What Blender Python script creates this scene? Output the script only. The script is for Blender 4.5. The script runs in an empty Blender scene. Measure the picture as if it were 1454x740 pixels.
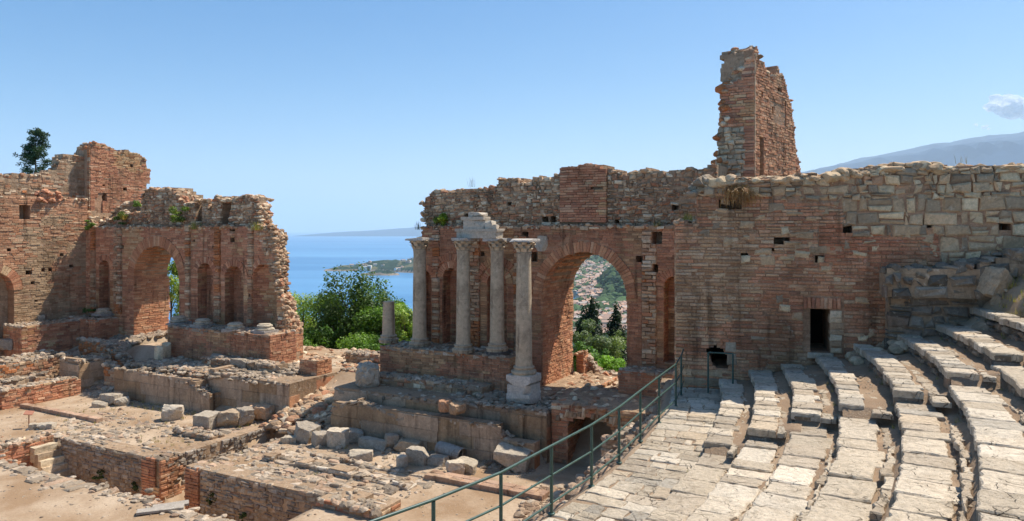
import bpy, math, random
import numpy as np
from mathutils import Vector

# ------------------------------------------------------------------ camera, sky, sun
scn = bpy.context.scene
COL = scn.collection
F = 1038.0                       # focal length in photograph pixels
CAMZ = 8.5
cam_d = bpy.data.cameras.new("camera")
cam = bpy.data.objects.new("camera", cam_d)
COL.objects.link(cam)
cam.location = (0, 0, CAMZ)
cam.rotation_euler = (math.radians(90), 0, 0)
cam_d.sensor_width = 36
cam_d.lens = 36 * F / 1454
cam_d.shift_y = -43 / 1454
cam_d.clip_start = 0.05
cam_d.clip_end = 250000
scn.camera = cam

SUN_AZ, SUN_EL = math.radians(31), math.radians(58)     # azimuth from +X towards +Y
world = bpy.data.worlds.new("World")
scn.world = world
world.use_nodes = True
wn = world.node_tree.nodes
bg = wn["Background"]
sky = wn.new("ShaderNodeTexSky")
sky.sky_type = 'NISHITA'
sky.sun_disc = False
sky.sun_elevation = SUN_EL
sky.sun_rotation = math.radians(90) - SUN_AZ
sky.altitude = 200
sky.air_density = 1.0
sky.dust_density = 0.9
sky.ozone_density = 1.6
hs = wn.new("ShaderNodeHueSaturation")
hs.inputs["Saturation"].default_value = 1.5
hs.inputs["Value"].default_value = 1.0
world.node_tree.links.new(sky.outputs[0], hs.inputs["Color"])
world.node_tree.links.new(hs.outputs[0], bg.inputs[0])
bg.inputs[1].default_value = 0.096
sl = bpy.data.lights.new("sun", 'SUN')
sl.energy = 4.7
sl.angle = math.radians(0.53)
sl.color = (1.0, 0.945, 0.86)
sun = bpy.data.objects.new("sun", sl)
sdir = Vector((math.cos(SUN_EL) * math.cos(SUN_AZ), math.cos(SUN_EL) * math.sin(SUN_AZ), math.sin(SUN_EL)))
sun.rotation_euler = sdir.to_track_quat('Z', 'Y').to_euler()
sun.location = (30, 20, 60)
COL.objects.link(sun)
scn.view_settings.view_transform = 'Standard'
scn.view_settings.look = 'None'
scn.view_settings.exposure = 0.47
scn.view_settings.gamma = 1
try:
    scn.cycles.use_adaptive_sampling = True
    scn.cycles.adaptive_threshold = 0.015
    scn.cycles.max_bounces = 9
    scn.cycles.diffuse_bounces = 6
    scn.cycles.volume_bounces = 2
    scn.cycles.use_denoising = True
    scn.cycles.denoiser = 'OPENIMAGEDENOISE'
    scn.cycles.denoising_input_passes = 'RGB_ALBEDO_NORMAL'
    scn.cycles.denoising_prefilter = 'ACCURATE'
except Exception:
    pass

# ------------------------------------------------------------------ small maths
RNG = np.random.default_rng(7)


def lin(r, g, b):
    c = np.array([r, g, b], float) / 255
    return np.where(c <= 0.04045, c / 12.92, ((c + 0.055) / 1.055) ** 2.4)


def _h(ix, iy, iz, seed):
    n = (ix.astype(np.int64) * 374761393 + iy.astype(np.int64) * 668265263 + iz.astype(np.int64) * 2147483647 + seed * 1274126177) & 0xFFFFFFFF
    n = ((n ^ (n >> 13)) * 1274126177) & 0xFFFFFFFF
    n = ((n ^ (n >> 16)) * 2246822519) & 0xFFFFFFFF
    return ((n ^ (n >> 15)) & 0xFFFFFF) / float(0xFFFFFF)


def noise(x, y, z=0.0, seed=0):
    x, y, z = np.broadcast_arrays(np.asarray(x, float), np.asarray(y, float), np.asarray(z, float))
    ix, iy, iz = np.floor(x).astype(np.int64), np.floor(y).astype(np.int64), np.floor(z).astype(np.int64)
    fx, fy, fz = x - ix, y - iy, z - iz
    fx, fy, fz = fx * fx * (3 - 2 * fx), fy * fy * (3 - 2 * fy), fz * fz * (3 - 2 * fz)
    r = 0
    for dx in (0, 1):
        for dy in (0, 1):
            for dz in (0, 1):
                w = (fx if dx else 1 - fx) * (fy if dy else 1 - fy) * (fz if dz else 1 - fz)
                r = r + w * _h(ix + dx, iy + dy, iz + dz, seed)
    return r


def fbm(x, y, z=0.0, seed=0, o=4):
    r, a, t = 0, 1.0, 0
    x, y, z = np.asarray(x, float), np.asarray(y, float), np.asarray(z, float)
    for i in range(o):
        r = r + a * noise(x, y, z, seed + i * 17)
        t += a
        a *= 0.5
        x, y, z = x * 2.03 + 3.1, y * 2.03 + 1.7, z * 2.03 + 5.3
    return r / t            # 0..1


# theatre frame: centre of the orchestra, A along the stage wall (to the right), B away from the seats
CEN = np.array([-14.0, 24.4])
CAV = np.array([-23.75, 27.75])          # centre of the curved seats
A2 = np.array([0.883, -0.469])
B2 = np.array([0.469, 0.883])


def W(a, b, z):
    a, b, z = np.broadcast_arrays(np.asarray(a, float), np.asarray(b, float), np.asarray(z, float))
    return np.stack([CEN[0] + a * A2[0] + b * B2[0], CEN[1] + a * A2[1] + b * B2[1], z], -1)


def ab(p):
    d = np.asarray(p[:2], float) - CEN
    return float(d @ A2), float(d @ B2)


def survey(px, py, z):
    """where the sight line of a photograph pixel meets the level z (theatre frame a, b)"""
    Y = (CAMZ - z) * F / (py - 327.0)
    return ab(((px - 727) / F * Y, Y))


class Plane:
    def __init__(s, O, U, N):
        s.O, s.U, s.N = np.asarray(O, float), np.asarray(U, float), np.asarray(N, float)

    def __call__(s, u, w, n):
        u, w, n = np.broadcast_arrays(np.asarray(u, float), np.asarray(w, float), np.asarray(n, float))
        return np.stack([s.O[0] + u * s.U[0] + n * s.N[0], s.O[1] + u * s.U[1] + n * s.N[1], w], -1)

    def px(s, px, py):
        r = (px - 727) / F
        u = (r * s.O[1] - s.O[0]) / (s.U[0] - r * s.U[1])
        Y = s.O[1] + u * s.U[1]
        return u, CAMZ - (py - 327) * Y / F

    def prof(s, pts):
        q = np.array([s.px(*p) for p in pts])
        return q[:, 0], q[:, 1]


def front(b):                       # a plane facing the seats (-B); u = a
    return Plane(CEN + B2 * b, A2, -B2)


def side(a, sgn=1):                 # a plane facing +A (or -A); u = b
    return Plane(CEN + A2 * a, B2, A2 * sgn)


def flat(z0):                       # horizontal plane; u = a, w = b, n up
    return lambda u, w, n: W(u, w, z0 + np.asarray(n, float))


# ------------------------------------------------------------------ mesh building
class MB:
    def __init__(s):
        s.v, s.f, s.sz, s.c, s.n = [], [], [], [], 0

    def add(s, V, Fc, C):
        V = np.asarray(V, float).reshape(-1, 3)
        Fc = np.asarray(Fc, int)
        s.v.append(V)
        s.f.append((Fc + s.n).ravel())
        s.sz.append(np.full(len(Fc), Fc.shape[1]))
        C = np.asarray(C, float)
        if C.ndim == 1:
            C = np.tile(C, (len(Fc), 1))
        s.c.append(C)
        s.n += len(V)

    def poly(s, V, C):
        V = np.asarray(V, float)
        s.add(V, np.arange(len(V))[None, :], C)

    def obj(s, name, mat, parent=None, smooth=False, base=None):
        if not s.v:
            return None
        V = np.concatenate(s.v)
        f = np.concatenate(s.f)
        sz = np.concatenate(s.sz)
        C = np.concatenate(s.c)
        if base is None:
            if parent is not None:
                base = np.array(parent.get("_base", (0, 0, 0)))
            else:
                base = np.array([V[:, 0].mean(), V[:, 1].mean(), V[:, 2].min()])
        base = np.asarray(base, float)
        me = bpy.data.meshes.new(name)
        me.vertices.add(len(V))
        me.vertices.foreach_set("co", (V - base).ravel().astype(np.float32))
        me.loops.add(len(f))
        me.loops.foreach_set("vertex_index", f.astype(np.int32))
        me.polygons.add(len(sz))
        st = np.concatenate([[0], np.cumsum(sz)[:-1]])
        me.polygons.foreach_set("loop_start", st.astype(np.int32))
        me.polygons.foreach_set("loop_total", sz.astype(np.int32))
        me.polygons.foreach_set("use_smooth", np.full(len(sz), smooth))
        me.update(calc_edges=True)
        at = me.color_attributes.new("Col", 'FLOAT_COLOR', 'CORNER')
        cc = np.repeat(np.concatenate([C, np.ones((len(C), 1))], 1), sz, 0)
        at.data.foreach_set("color", cc.ravel().astype(np.float32))
        me.validate()
        me.materials.append(mat)
        o = bpy.data.objects.new(name, me)
        COL.objects.link(o)
        if parent is not None:
            o.parent = parent
        else:
            o.location = base
        o["_base"] = list(map(float, base))
        if parent is not None and name in ("rubble_top", "broken_top", "tread_paving", "rubble_toe", "rubble_edge", "kerb_stones"):
            o["kind"] = "stuff"
        return o


def tag(o, label, cat, group=None, kind=None):
    if label:
        o["label"] = label
    if cat:
        o["category"] = cat
    if group:
        o["group"] = group
    o["kind"] = kind or "thing"
    return o


def thing(name, label, cat, base, group=None):
    o = bpy.data.objects.new(name, None)
    o.empty_display_size = 0.3
    COL.objects.link(o)
    o.location = base
    o["_base"] = [float(q) for q in base]
    return tag(o, label, cat, group)


def structure(o, label=None, cat=None):
    o["kind"] = "structure"
    if label:
        o["label"] = label
    if cat:
        o["category"] = cat
    return o


BOXF = np.array([[0, 1, 5, 4], [1, 2, 6, 5], [2, 3, 7, 6], [3, 0, 4, 7],
                 [4, 5, 9, 8], [5, 6, 10, 9], [6, 7, 11, 10], [7, 4, 8, 11], [8, 9, 10, 11]])


def bricks(mb, mp, rect, d, C, back=0.06, bev=0.008, jit=0.004, rng=RNG):
    """courses of chamfered blocks on any mapped surface; rect (N,4) = u0,u1,w0,w1; d = how proud each one stands"""
    N = len(rect)
    if N == 0:
        return
    u0, u1, w0, w1 = rect.T
    bev = np.minimum(bev, 0.3 * np.minimum(u1 - u0, w1 - w0))
    cu = np.stack([u0, u1, u1, u0], 1)
    cw = np.stack([w0, w0, w1, w1], 1)
    j = lambda s: rng.uniform(-s, s, (N, 4))
    ju, jw = j(jit), j(jit)
    bu = np.stack([bev, -bev, -bev, bev], 1)
    bw = np.stack([bev, bev, -bev, -bev], 1)
    d = d[:, None]
    dj = j(jit)
    U = np.concatenate([cu + ju, cu + ju, cu + ju + bu * (1 + j(0.5))], 1)
    Wv = np.concatenate([cw + jw, cw + jw, cw + jw + bw * (1 + j(0.5))], 1)
    D = np.concatenate([np.repeat(d - back, 4, 1), d - bev[:, None] + dj, d + dj], 1)
    V = mp(U, Wv, D).reshape(-1, 3)
    Fq = (BOXF[None] + (np.arange(N) * 12)[:, None, None]).reshape(-1, 4)
    mb.add(V, Fq, np.repeat(C, 9, 0))


def runs(mask, u0, u1, w, step=0.02):
    us = np.arange(u0, u1 + step, step)
    m = mask(us, np.full_like(us, w))
    m = np.concatenate([[False], m, [False]])
    d = np.flatnonzero(m[1:] != m[:-1])
    return [(us[max(s, 0)], us[min(e, len(us)) - 1]) for s, e in zip(d[::2], d[1::2])]


def facing(mb, mp, mask, u0, u1, w0, w1, h, L, colf, relief=0.008, loss=0.0, gap=0.012, bev=0.008, jit=0.004,
           back=0.06, hv=0.0, Lv=0.35, wave=0.02, off=0.0, rng=RNG, step=0.02, loss_scale=1.1, split=0.0, sway=0.02):
    w = w0
    R, k = [], 0
    while w < w1:
        hh = h * (1 + rng.uniform(-hv, hv))
        for s, e in runs(mask, u0, u1, w + hh * 0.5, step):
            if e - s < 0.04:
                continue
            n = max(1, int(round((e - s) / L)))
            cuts = np.linspace(s, e, n + 1)
            if n > 1:
                sh = (0.25 if k % 2 else -0.25) * L
                cuts[1:-1] += sh + rng.uniform(-Lv, Lv, n - 1) * L
                cuts[1:-1] = np.clip(cuts[1:-1], s + 0.05, e - 0.05)
                cuts = np.sort(cuts)
            for a, b in zip(cuts[:-1], cuts[1:]):
                if b - a > 0.05:
                    R.append((a + gap / 2, b - gap / 2, w + gap / 2, w + hh - gap / 2))
        w += hh
        k += 1
    if not R:
        return
    if split > 0:
        Q = []
        for (a, b, c, d) in R:
            if rng.random() < split and d - c > 0.1:
                if b - a > 1.4 * (d - c) and rng.random() < 0.5:
                    m = a + (b - a) * rng.uniform(.35, .65)
                    e = c + (d - c) * rng.uniform(.4, .6)
                    Q += [(a, m - gap / 2, c, d), (m + gap / 2, b, c, e - gap / 2), (m + gap / 2, b, e + gap / 2, d)]
                else:
                    e = c + (d - c) * rng.uniform(.35, .65)
                    Q += [(a, b, c, e - gap / 2), (a, b, e + gap / 2, d)]
            else:
                Q.append((a, b, c, d))
        R = Q
    R = np.array(R)
    uc, wc = (R[:, 0] + R[:, 1]) / 2, (R[:, 2] + R[:, 3]) / 2
    if sway > 0:
        dz = (fbm(uc * 0.45, wc * 0.35, 0, 55, 2) - 0.5) * 2 * sway
        R[:, 2] += dz
        R[:, 3] += dz
    if loss > 0:
        nz = fbm(uc * loss_scale, wc * loss_scale * 1.5, 0, 91) * 0.7 + rng.random(len(R)) * 0.3
        keep = nz > loss
        R, uc, wc = R[keep], uc[keep], wc[keep]
    d = off + rng.uniform(-1, 1, len(R)) * relief + (fbm(uc * 0.8, wc * 0.8, 0, 5) - 0.5) * 2 * wave
    bricks(mb, mp, R, d, colf(uc, wc, rng), back, bev, jit, rng)


def core(mb, mp, mask, u0, u1, w0, w1, h, n0, n1, colf, vary=0.06, rng=RNG, step=0.05):
    w = w0
    while w < w1 - 1e-6:
        hh = min(h, w1 - w)
        for s, e in runs(mask, u0, u1, w + hh * 0.5, step):
            if e - s < 0.03:
                continue
            nn1 = n1 + rng.uniform(-vary, vary)
            n00 = n0 + rng.uniform(-0.004, 0.004)
            U = np.array([s, e, e, s, s, e, e, s])
            Wv = np.array([w, w, w + hh, w + hh] * 2) + 0.0
            D = np.array([nn1] * 4 + [n00] * 4)
            V = mp(U, Wv, D)
            c = colf(np.array([(s + e) / 2]), np.array([w]), rng)[0]
            mb.add(V, [[0, 1, 2, 3], [4, 5, 6, 7], [0, 1, 5, 4], [1, 2, 6, 5], [2, 3, 7, 6], [3, 0, 4, 7]], c)
        w += hh


def box(mb, a0, a1, b0, b1, z0, z1, c, mp=None):
    mp = mp or (lambda u, w, n: W(u, w, n))
    V = mp(np.array([a0, a1, a1, a0] * 2), np.array([b0, b0, b1, b1] * 2), np.array([z0] * 4 + [z1] * 4))
    mb.add(V, [[3, 2, 1, 0], [4, 5, 6, 7], [0, 1, 5, 4], [1, 2, 6, 5], [2, 3, 7, 6], [3, 0, 4, 7]], c)


# ------------------------------------------------------------------ palettes (real base colours)
def palette(cols, wts, spread=0.12, mixcols=None, mixscale=0.6, thr=0.55, soft=0.08, seed=3):
    cols = np.array([lin(*c) for c in cols])
    cols = (cols * 0.80 + cols.mean(1, keepdims=True) * 0.20) * np.array([1.03, 1.01, 0.98])
    wts = np.array(wts, float) / sum(wts)
    mc = None if mixcols is None else np.array([lin(*c) for c in mixcols])

    def f(u, w, rng=RNG):
        n = len(u)
        c = cols[rng.choice(len(cols), n, p=wts)]
        if mc is not None:
            t = fbm(np.asarray(u) * mixscale, np.asarray(w) * mixscale, 0, seed)
            m = np.clip((t - thr) / soft + 0.5, 0, 1)
            pick = rng.random(n) < m
            c = np.where(pick[:, None], mc[rng.integers(0, len(mc), n)], c)
        big = 0.84 + 0.34 * fbm(np.asarray(u) * 0.32, np.asarray(w) * 0.38, 0, 301 + seed, 3)[:, None]
        return np.clip(c * big * (1 + rng.uniform(-spread, spread, (n, 1))), 0.01, 0.9)
    return f


BRICK = palette([(204, 134, 88), (194, 122, 78), (212, 146, 98), (184, 116, 78), (214, 162, 118), (164, 110, 78)], [5, 5, 4, 3, 1.2, 0.6], 0.11,
                [(204, 162, 118), (194, 148, 106), (210, 174, 132), (186, 134, 94)], 0.6, 0.62, 0.15, 3)
BRICKDK = palette([(194, 126, 82), (184, 116, 74), (202, 138, 92), (174, 116, 80), (162, 108, 76)], [5, 4, 3, 2, 1], 0.11,
                  [(192, 148, 108), (178, 134, 98), (202, 162, 120), (158, 122, 90)], 0.7, 0.58, 0.15, 9)
BRICKRED = palette([(204, 136, 86), (194, 124, 76), (210, 146, 94), (184, 118, 76), (214, 160, 112)], [5, 4, 4, 2, 1], 0.11)
RUBBLE = palette([(198, 160, 118), (182, 144, 104), (214, 182, 140), (186, 134, 92), (164, 132, 98), (224, 202, 164), (190, 126, 82)],
                 [5, 4, 3, 3, 3, 2, 2], 0.2)
RUBBLEB = palette([(198, 156, 114), (184, 136, 94), (208, 174, 130), (190, 128, 84), (170, 134, 96), (218, 188, 148)], [4, 4, 3, 4, 2, 2], 0.18,
                  [(196, 128, 82), (184, 118, 74)], 0.5, 0.6, 0.1, 21)
STONE = palette([(204, 176, 136), (188, 160, 124), (214, 190, 150), (172, 148, 114), (216, 186, 140), (158, 136, 108)], [5, 4, 4, 2, 2, 1], 0.12)
STONEDK = palette([(176, 152, 120), (162, 140, 110), (190, 164, 130), (148, 128, 102)], [4, 4, 2, 2], 0.14)
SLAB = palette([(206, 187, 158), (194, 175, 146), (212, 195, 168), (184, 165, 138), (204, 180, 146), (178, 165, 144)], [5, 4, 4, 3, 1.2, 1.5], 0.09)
ROCK = palette([(178, 162, 138), (166, 150, 128), (188, 172, 148), (156, 142, 122)], [4, 4, 3, 2], 0.08)
PLASTER = palette([(192, 158, 122), (188, 154, 118), (194, 161, 126)], [1, 1, 1], 0.025,
                  [(174, 142, 108), (178, 142, 106)], 0.7, 0.6, 0.3, 31)
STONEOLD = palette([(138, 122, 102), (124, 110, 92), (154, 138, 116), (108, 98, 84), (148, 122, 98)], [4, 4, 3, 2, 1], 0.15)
MORTAR = palette([(184, 138, 98), (172, 128, 90)], [1, 1], 0.1)
MORTARG = palette([(178, 146, 110), (164, 134, 100)], [1, 1], 0.1)
EARTH = palette([(176, 150, 122), (164, 138, 110), (184, 160, 132)], [1, 1, 1], 0.06)


# ------------------------------------------------------------------ materials
def new_mat(name):
    m = bpy.data.materials.new(name)
    m.use_nodes = True
    nt = m.node_tree
    return m, nt, nt.nodes, nt.links, nt.nodes["Principled BSDF"]


def mathn(nt, op, a, b=None):
    n = nt.nodes.new("ShaderNodeMath")
    n.operation = op
    for i, q in enumerate((a, b)):
        if q is None:
            continue
        if isinstance(q, (int, float)):
            n.inputs[i].default_value = q
        else:
            nt.links.new(q, n.inputs[i])
    return n.outputs[0]


def noise_n(nt, vec, scale, detail=4, rough=0.6, dist=0.0):
    n = nt.nodes.new("ShaderNodeTexNoise")
    n.inputs["Scale"].default_value = scale
    n.inputs["Detail"].default_value = detail
    n.inputs["Roughness"].default_value = rough
    n.inputs["Distortion"].default_value = dist
    nt.links.new(vec, n.inputs["Vector"])
    return n.outputs["Fac"]


def ramp_n(nt, fac, p0, v0, p1, v1):
    n = nt.nodes.new("ShaderNodeMapRange")
    n.inputs[1].default_value, n.inputs[2].default_value = p0, p1
    n.inputs[3].default_value, n.inputs[4].default_value = v0, v1
    nt.links.new(fac, n.inputs[0])
    return n.outputs[0]


def mixc(nt, fac, a, b, mode='MIX'):
    n = nt.nodes.new("ShaderNodeMix")
    n.data_type = 'RGBA'
    n.blend_type = mode
    for sock, q in ((n.inputs[0], fac), (n.inputs[6], a), (n.inputs[7], b)):
        if isinstance(q, (int, float)):
            sock.default_value = q
        elif isinstance(q, (tuple, list, np.ndarray)):
            sock.default_value = (*[float(t) for t in q[:3]], 1)
        else:
            nt.links.new(q, sock)
    return n.outputs[2]


def masonry(name, fine=22.0, bump=0.02, stain=0.45, stain_col=(98, 74, 52), lichen=0.0, var=(0.74, 1.22), rough=0.93, stain_scale=0.55, streak=0.0, lime=0.0, crack=0.0, sscale=2.6):
    m, nt, N, L, P = new_mat(name)
    tc = N.new("ShaderNodeTexCoord").outputs["Object"]
    at = N.new("ShaderNodeAttribute")
    at.attribute_name = "Col"
    base = at.outputs["Color"]
    f1 = noise_n(nt, tc, fine, 6, 0.72)
    v = ramp_n(nt, f1, 0.3, var[0], 0.7, var[1])
    cv = N.new("ShaderNodeCombineColor")
    for i in range(3):
        L.new(v, cv.inputs[i])
    c = mixc(nt, 1.0, base, cv.outputs[0], 'MULTIPLY')

    def stretched(sx, sz):
        mp = N.new("ShaderNodeMapping")
        mp.inputs["Scale"].default_value = (sx, sx, sz)
        L.new(tc, mp.inputs[0])
        return mp.outputs[0]
    if lime > 0:                         # lime wash and mortar smeared over the stones
        l0 = noise_n(nt, tc, 0.9, 7, 0.68, 0.8)
        c = mixc(nt, ramp_n(nt, l0, 0.55, 0.0, 0.66, lime), c, lin(212, 174, 132))
    s1 = noise_n(nt, stretched(1, 0.45), stain_scale, 7, 0.66, 0.6)
    c = mixc(nt, ramp_n(nt, s1, 0.5, 0.0, 0.7, stain), c, lin(*stain_col))
    if streak > 0:                       # dark runs of water stain
        s2 = noise_n(nt, stretched(sscale, 0.16 * sscale / 2.6), 1.0, 5, 0.6, 0.3)
        s3 = noise_n(nt, tc, 0.4, 3)
        c = mixc(nt, mathn(nt, 'MULTIPLY', ramp_n(nt, s2, 0.54, 0.0, 0.68, streak), ramp_n(nt, s3, 0.42, 0.0, 0.58, 1.0)), c, lin(74, 54, 38))
    if lichen > 0:
        l1 = noise_n(nt, tc, 3.2, 6, 0.75)
        c = mixc(nt, ramp_n(nt, l1, 0.54, 0.0, 0.64, lichen), c, lin(102, 88, 68))
        l3 = noise_n(nt, tc, 5.1, 6, 0.75, 0.4)
        c = mixc(nt, ramp_n(nt, l3, 0.58, 0.0, 0.66, lichen * 0.8), c, lin(226, 214, 192))
    hsum = mathn(nt, 'ADD', noise_n(nt, tc, fine * 0.55, 6, 0.7), mathn(nt, 'MULTIPLY', noise_n(nt, tc, fine * 0.12, 3, 0.6), 1.2))
    if crack > 0:
        wv = N.new("ShaderNodeTexVoronoi")
        wv.feature = 'DISTANCE_TO_EDGE'
        wv.inputs["Scale"].default_value = 2.1
        wr = N.new("ShaderNodeVectorMath")
        wr.operation = 'ADD'
        nn = N.new("ShaderNodeTexNoise")
        nn.inputs["Scale"].default_value = 4.0
        L.new(tc, nn.inputs["Vector"])
        sc = N.new("ShaderNodeVectorMath")
        sc.operation = 'SCALE'
        sc.inputs["Scale"].default_value = 0.35
        L.new(nn.outputs["Color"], sc.inputs[0])
        L.new(tc, wr.inputs[0])
        L.new(sc.outputs[0], wr.inputs[1])
        L.new(wr.outputs[0], wv.inputs["Vector"])
        ck = ramp_n(nt, wv.outputs["Distance"], 0.0, 1.0, 0.018, 0.0)
        ck = mathn(nt, 'MULTIPLY', ck, ramp_n(nt, noise_n(nt, tc, 1.3, 3), 0.48, 0.0, 0.56, crack))
        c = mixc(nt, ck, c, lin(96, 82, 66))
        pit = ramp_n(nt, noise_n(nt, tc, 30, 3, 0.6), 0.62, 0.0, 0.72, 1.0)
        c = mixc(nt, mathn(nt, 'MULTIPLY', pit, 0.5), c, lin(120, 104, 84))
        hsum = mathn(nt, 'SUBTRACT', hsum, mathn(nt, 'ADD', ck, mathn(nt, 'MULTIPLY', pit, 0.6)))
    L.new(c, P.inputs["Base Color"])
    P.inputs["Roughness"].default_value = rough
    P.inputs["Specular IOR Level"].default_value = 0.2
    b = N.new("ShaderNodeBump")
    b.inputs["Strength"].default_value = 1.0
    b.inputs["Distance"].default_value = bump
    L.new(hsum, b.inputs["Height"])
    L.new(b.outputs[0], P.inputs["Normal"])
    return m


M_BRICK = masonry("weathered_brick", 16, 0.028, 0.6, streak=0.75, lime=0.4, lichen=0.12)
M_BRICKN = masonry("near_brick", 20, 0.034, 0.65, streak=0.85, lime=0.55, lichen=0.3, var=(0.66, 1.24))
M_RUB = masonry("rubble_masonry", 12, 0.04, 0.45, lichen=0.45, streak=0.5)
M_STONE = masonry("worn_stone", 14, 0.03, 0.4, lichen=0.4, streak=0.3)
M_SLAB = masonry("seat_stone", 15, 0.035, 0.4, (150, 130, 104), lichen=0.35, var=(0.7, 1.18), stain_scale=1.7, crack=0.8)
M_PLASTER = masonry("old_plaster", 9, 0.03, 0.65, (100, 84, 68), lichen=0.3, streak=0.8, lime=0.3)
M_MARBLE = masonry("grey_marble", 6, 0.012, 0.7, (104, 88, 72), lichen=0.3, var=(0.78, 1.14), rough=0.75, stain_scale=1.9, streak=0.95, sscale=6.5, crack=0.5)
M_LEAF = None


def dirt_mat(name, c1, c2, c3, scale=1.0, peb=0.5):
    m, nt, N, L, P = new_mat(name)
    tc = N.new("ShaderNodeTexCoord").outputs["Object"]
    f = noise_n(nt, tc, 0.35 * scale, 6, 0.62, 0.4)
    c = mixc(nt, ramp_n(nt, f, 0.38, 0, 0.62, 1), lin(*c1), lin(*c2))
    g = noise_n(nt, tc, 9 * scale, 5, 0.7)
    c = mixc(nt, ramp_n(nt, g, 0.5, 0, 0.75, 0.55), c, lin(*c3))
    vo = N.new("ShaderNodeTexVoronoi")
    vo.inputs["Scale"].default_value = 13 * scale
    L.new(tc, vo.inputs["Vector"])
    pb = ramp_n(nt, vo.outputs["Distance"], 0.12, 1, 0.28, 0)
    pm = mathn(nt, 'MULTIPLY', pb, ramp_n(nt, noise_n(nt, tc, 1.1 * scale, 4), 0.5, 0, 0.62, peb))
    c = mixc(nt, pm, c, lin(196, 180, 158))
    L.new(c, P.inputs["Base Color"])
    P.inputs["Roughness"].default_value = 0.97
    P.inputs["Specular IOR Level"].default_value = 0.1
    b = N.new("ShaderNodeBump")
    b.inputs["Strength"].default_value = 0.8
    b.inputs["Distance"].default_value = 0.035
    L.new(mathn(nt, 'ADD', noise_n(nt, tc, 7 * scale, 6, 0.7), mathn(nt, 'MULTIPLY', pm, 0.5)), b.inputs["Height"])
    L.new(b.outputs[0], P.inputs["Normal"])
    return m


M_DIRT = dirt_mat("beaten_earth", (154, 126, 97), (190, 167, 140), (136, 110, 84))
M_RUBDIRT = dirt_mat("stony_earth", (150, 130, 106), (176, 156, 130), (122, 104, 84), 1.5, 1.0)
M_TREAD = dirt_mat("tread_earth", (146, 122, 98), (166, 142, 116), (116, 96, 78), 2.0, 1.0)
M_HILL = dirt_mat("hill_scrub", (92, 98, 58), (120, 112, 72), (70, 84, 44), 0.25)


def leaf_mat(name, gain=1.0):
    m, nt, N, L, P = new_mat(name)
    at = N.new("ShaderNodeAttribute")
    at.attribute_name = "Col"
    tc = N.new("ShaderNodeTexCoord").outputs["Object"]
    v = ramp_n(nt, noise_n(nt, tc, 1.4, 3), 0.3, 0.7 * gain, 0.7, 1.25 * gain)
    cv = N.new("ShaderNodeCombineColor")
    for i in range(3):
        L.new(v, cv.inputs[i])
    c = mixc(nt, 1.0, at.outputs["Color"], cv.outputs[0], 'MULTIPLY')
    L.new(c, P.inputs["Base Color"])
    P.inputs["Roughness"].default_value = 0.55
    P.inputs["Specular IOR Level"].default_value = 0.3
    tr = N.new("ShaderNodeBsdfTranslucent")
    L.new(mixc(nt, 1.0, c, (1.3, 1.5, 0.6), 'MULTIPLY'), tr.inputs[0])
    mx = N.new("ShaderNodeMixShader")
    mx.inputs[0].default_value = 0.3
    out = N["Material Output"]
    L.new(P.outputs[0], mx.inputs[1])
    L.new(tr.outputs[0], mx.inputs[2])
    L.new(mx.outputs[0], out.inputs[0])
    return m


M_LEAF = leaf_mat("leaves", 1.18)
M_GRASS = leaf_mat("dry_grass")


def plain(name, rgb, rough=0.8, metal=0.0, nscale=0, amt=0.2, bump=0.0):
    m, nt, N, L, P = new_mat(name)
    P.inputs["Roughness"].default_value = rough
    P.inputs["Metallic"].default_value = metal
    c0 = lin(*rgb)
    if nscale:
        tc = N.new("ShaderNodeTexCoord").outputs["Object"]
        f = noise_n(nt, tc, nscale, 5)
        c = mixc(nt, ramp_n(nt, f, 0.35, 0, 0.65, 1), c0 * (1 - amt), c0 * (1 + amt))
        L.new(c, P.inputs["Base Color"])
        if bump:
            b = N.new("ShaderNodeBump")
            b.inputs["Distance"].default_value = bump
            L.new(f, b.inputs["Height"])
            L.new(b.outputs[0], P.inputs["Normal"])
    else:
        P.inputs["Base Color"].default_value = (*c0, 1)
    return m


M_BARK = plain("bark", (92, 76, 60), 0.9, 0, 6, 0.3, 0.03)
M_RAIL = plain("green_painted_steel", (58, 84, 72), 0.42, 0.0, 9, 0.18)
M_DARK = plain("painted_darkness", (18, 15, 13), 1.0)  # near-black paint standing in for the unlit depth of openings

# ------------------------------------------------------------------ sea, far land, haze
SEA_Z = -191.5


def grid_sheet(xs, ys, zf, mapf=None):
    X, Y = np.meshgrid(xs, ys, indexing='ij')
    Z = zf(X, Y)
    V = np.stack([X, Y, Z], -1) if mapf is None else mapf(X, Y, Z)
    nx, ny = len(xs), len(ys)
    i, j = np.meshgrid(np.arange(nx - 1), np.arange(ny - 1), indexing='ij')
    q = (i * ny + j).ravel()
    Fq = np.stack([q, q + ny, q + ny + 1, q + 1], 1)
    return V.reshape(-1, 3), Fq


def sea_mat():
    m, nt, N, L, P = new_mat("sea_water")
    tc = N.new("ShaderNodeTexCoord").outputs["Object"]
    mp = N.new("ShaderNodeMapping")
    mp.inputs["Rotation"].default_value = (0, 0, 0.25)
    mp.inputs["Scale"].default_value = (0.00022, 0.0011, 1)
    L.new(tc, mp.inputs[0])
    f = noise_n(nt, mp.outputs[0], 1.0, 6, 0.6, 0.5)
    c = mixc(nt, ramp_n(nt, f, 0.42, 0, 0.66, 1), lin(58, 116, 160), lin(104, 156, 192))
    L.new(c, P.inputs["Base Color"])
    P.inputs["Roughness"].default_value = 0.32
    P.inputs["IOR"].default_value = 1.33
    b = N.new("ShaderNodeBump")
    b.inputs["Distance"].default_value = 1.5
    b.inputs["Strength"].default_value = 0.5
    L.new(noise_n(nt, tc, 0.05, 5, 0.6), b.inputs["Height"])
    L.new(b.outputs[0], P.inputs["Normal"])
    return m


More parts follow.
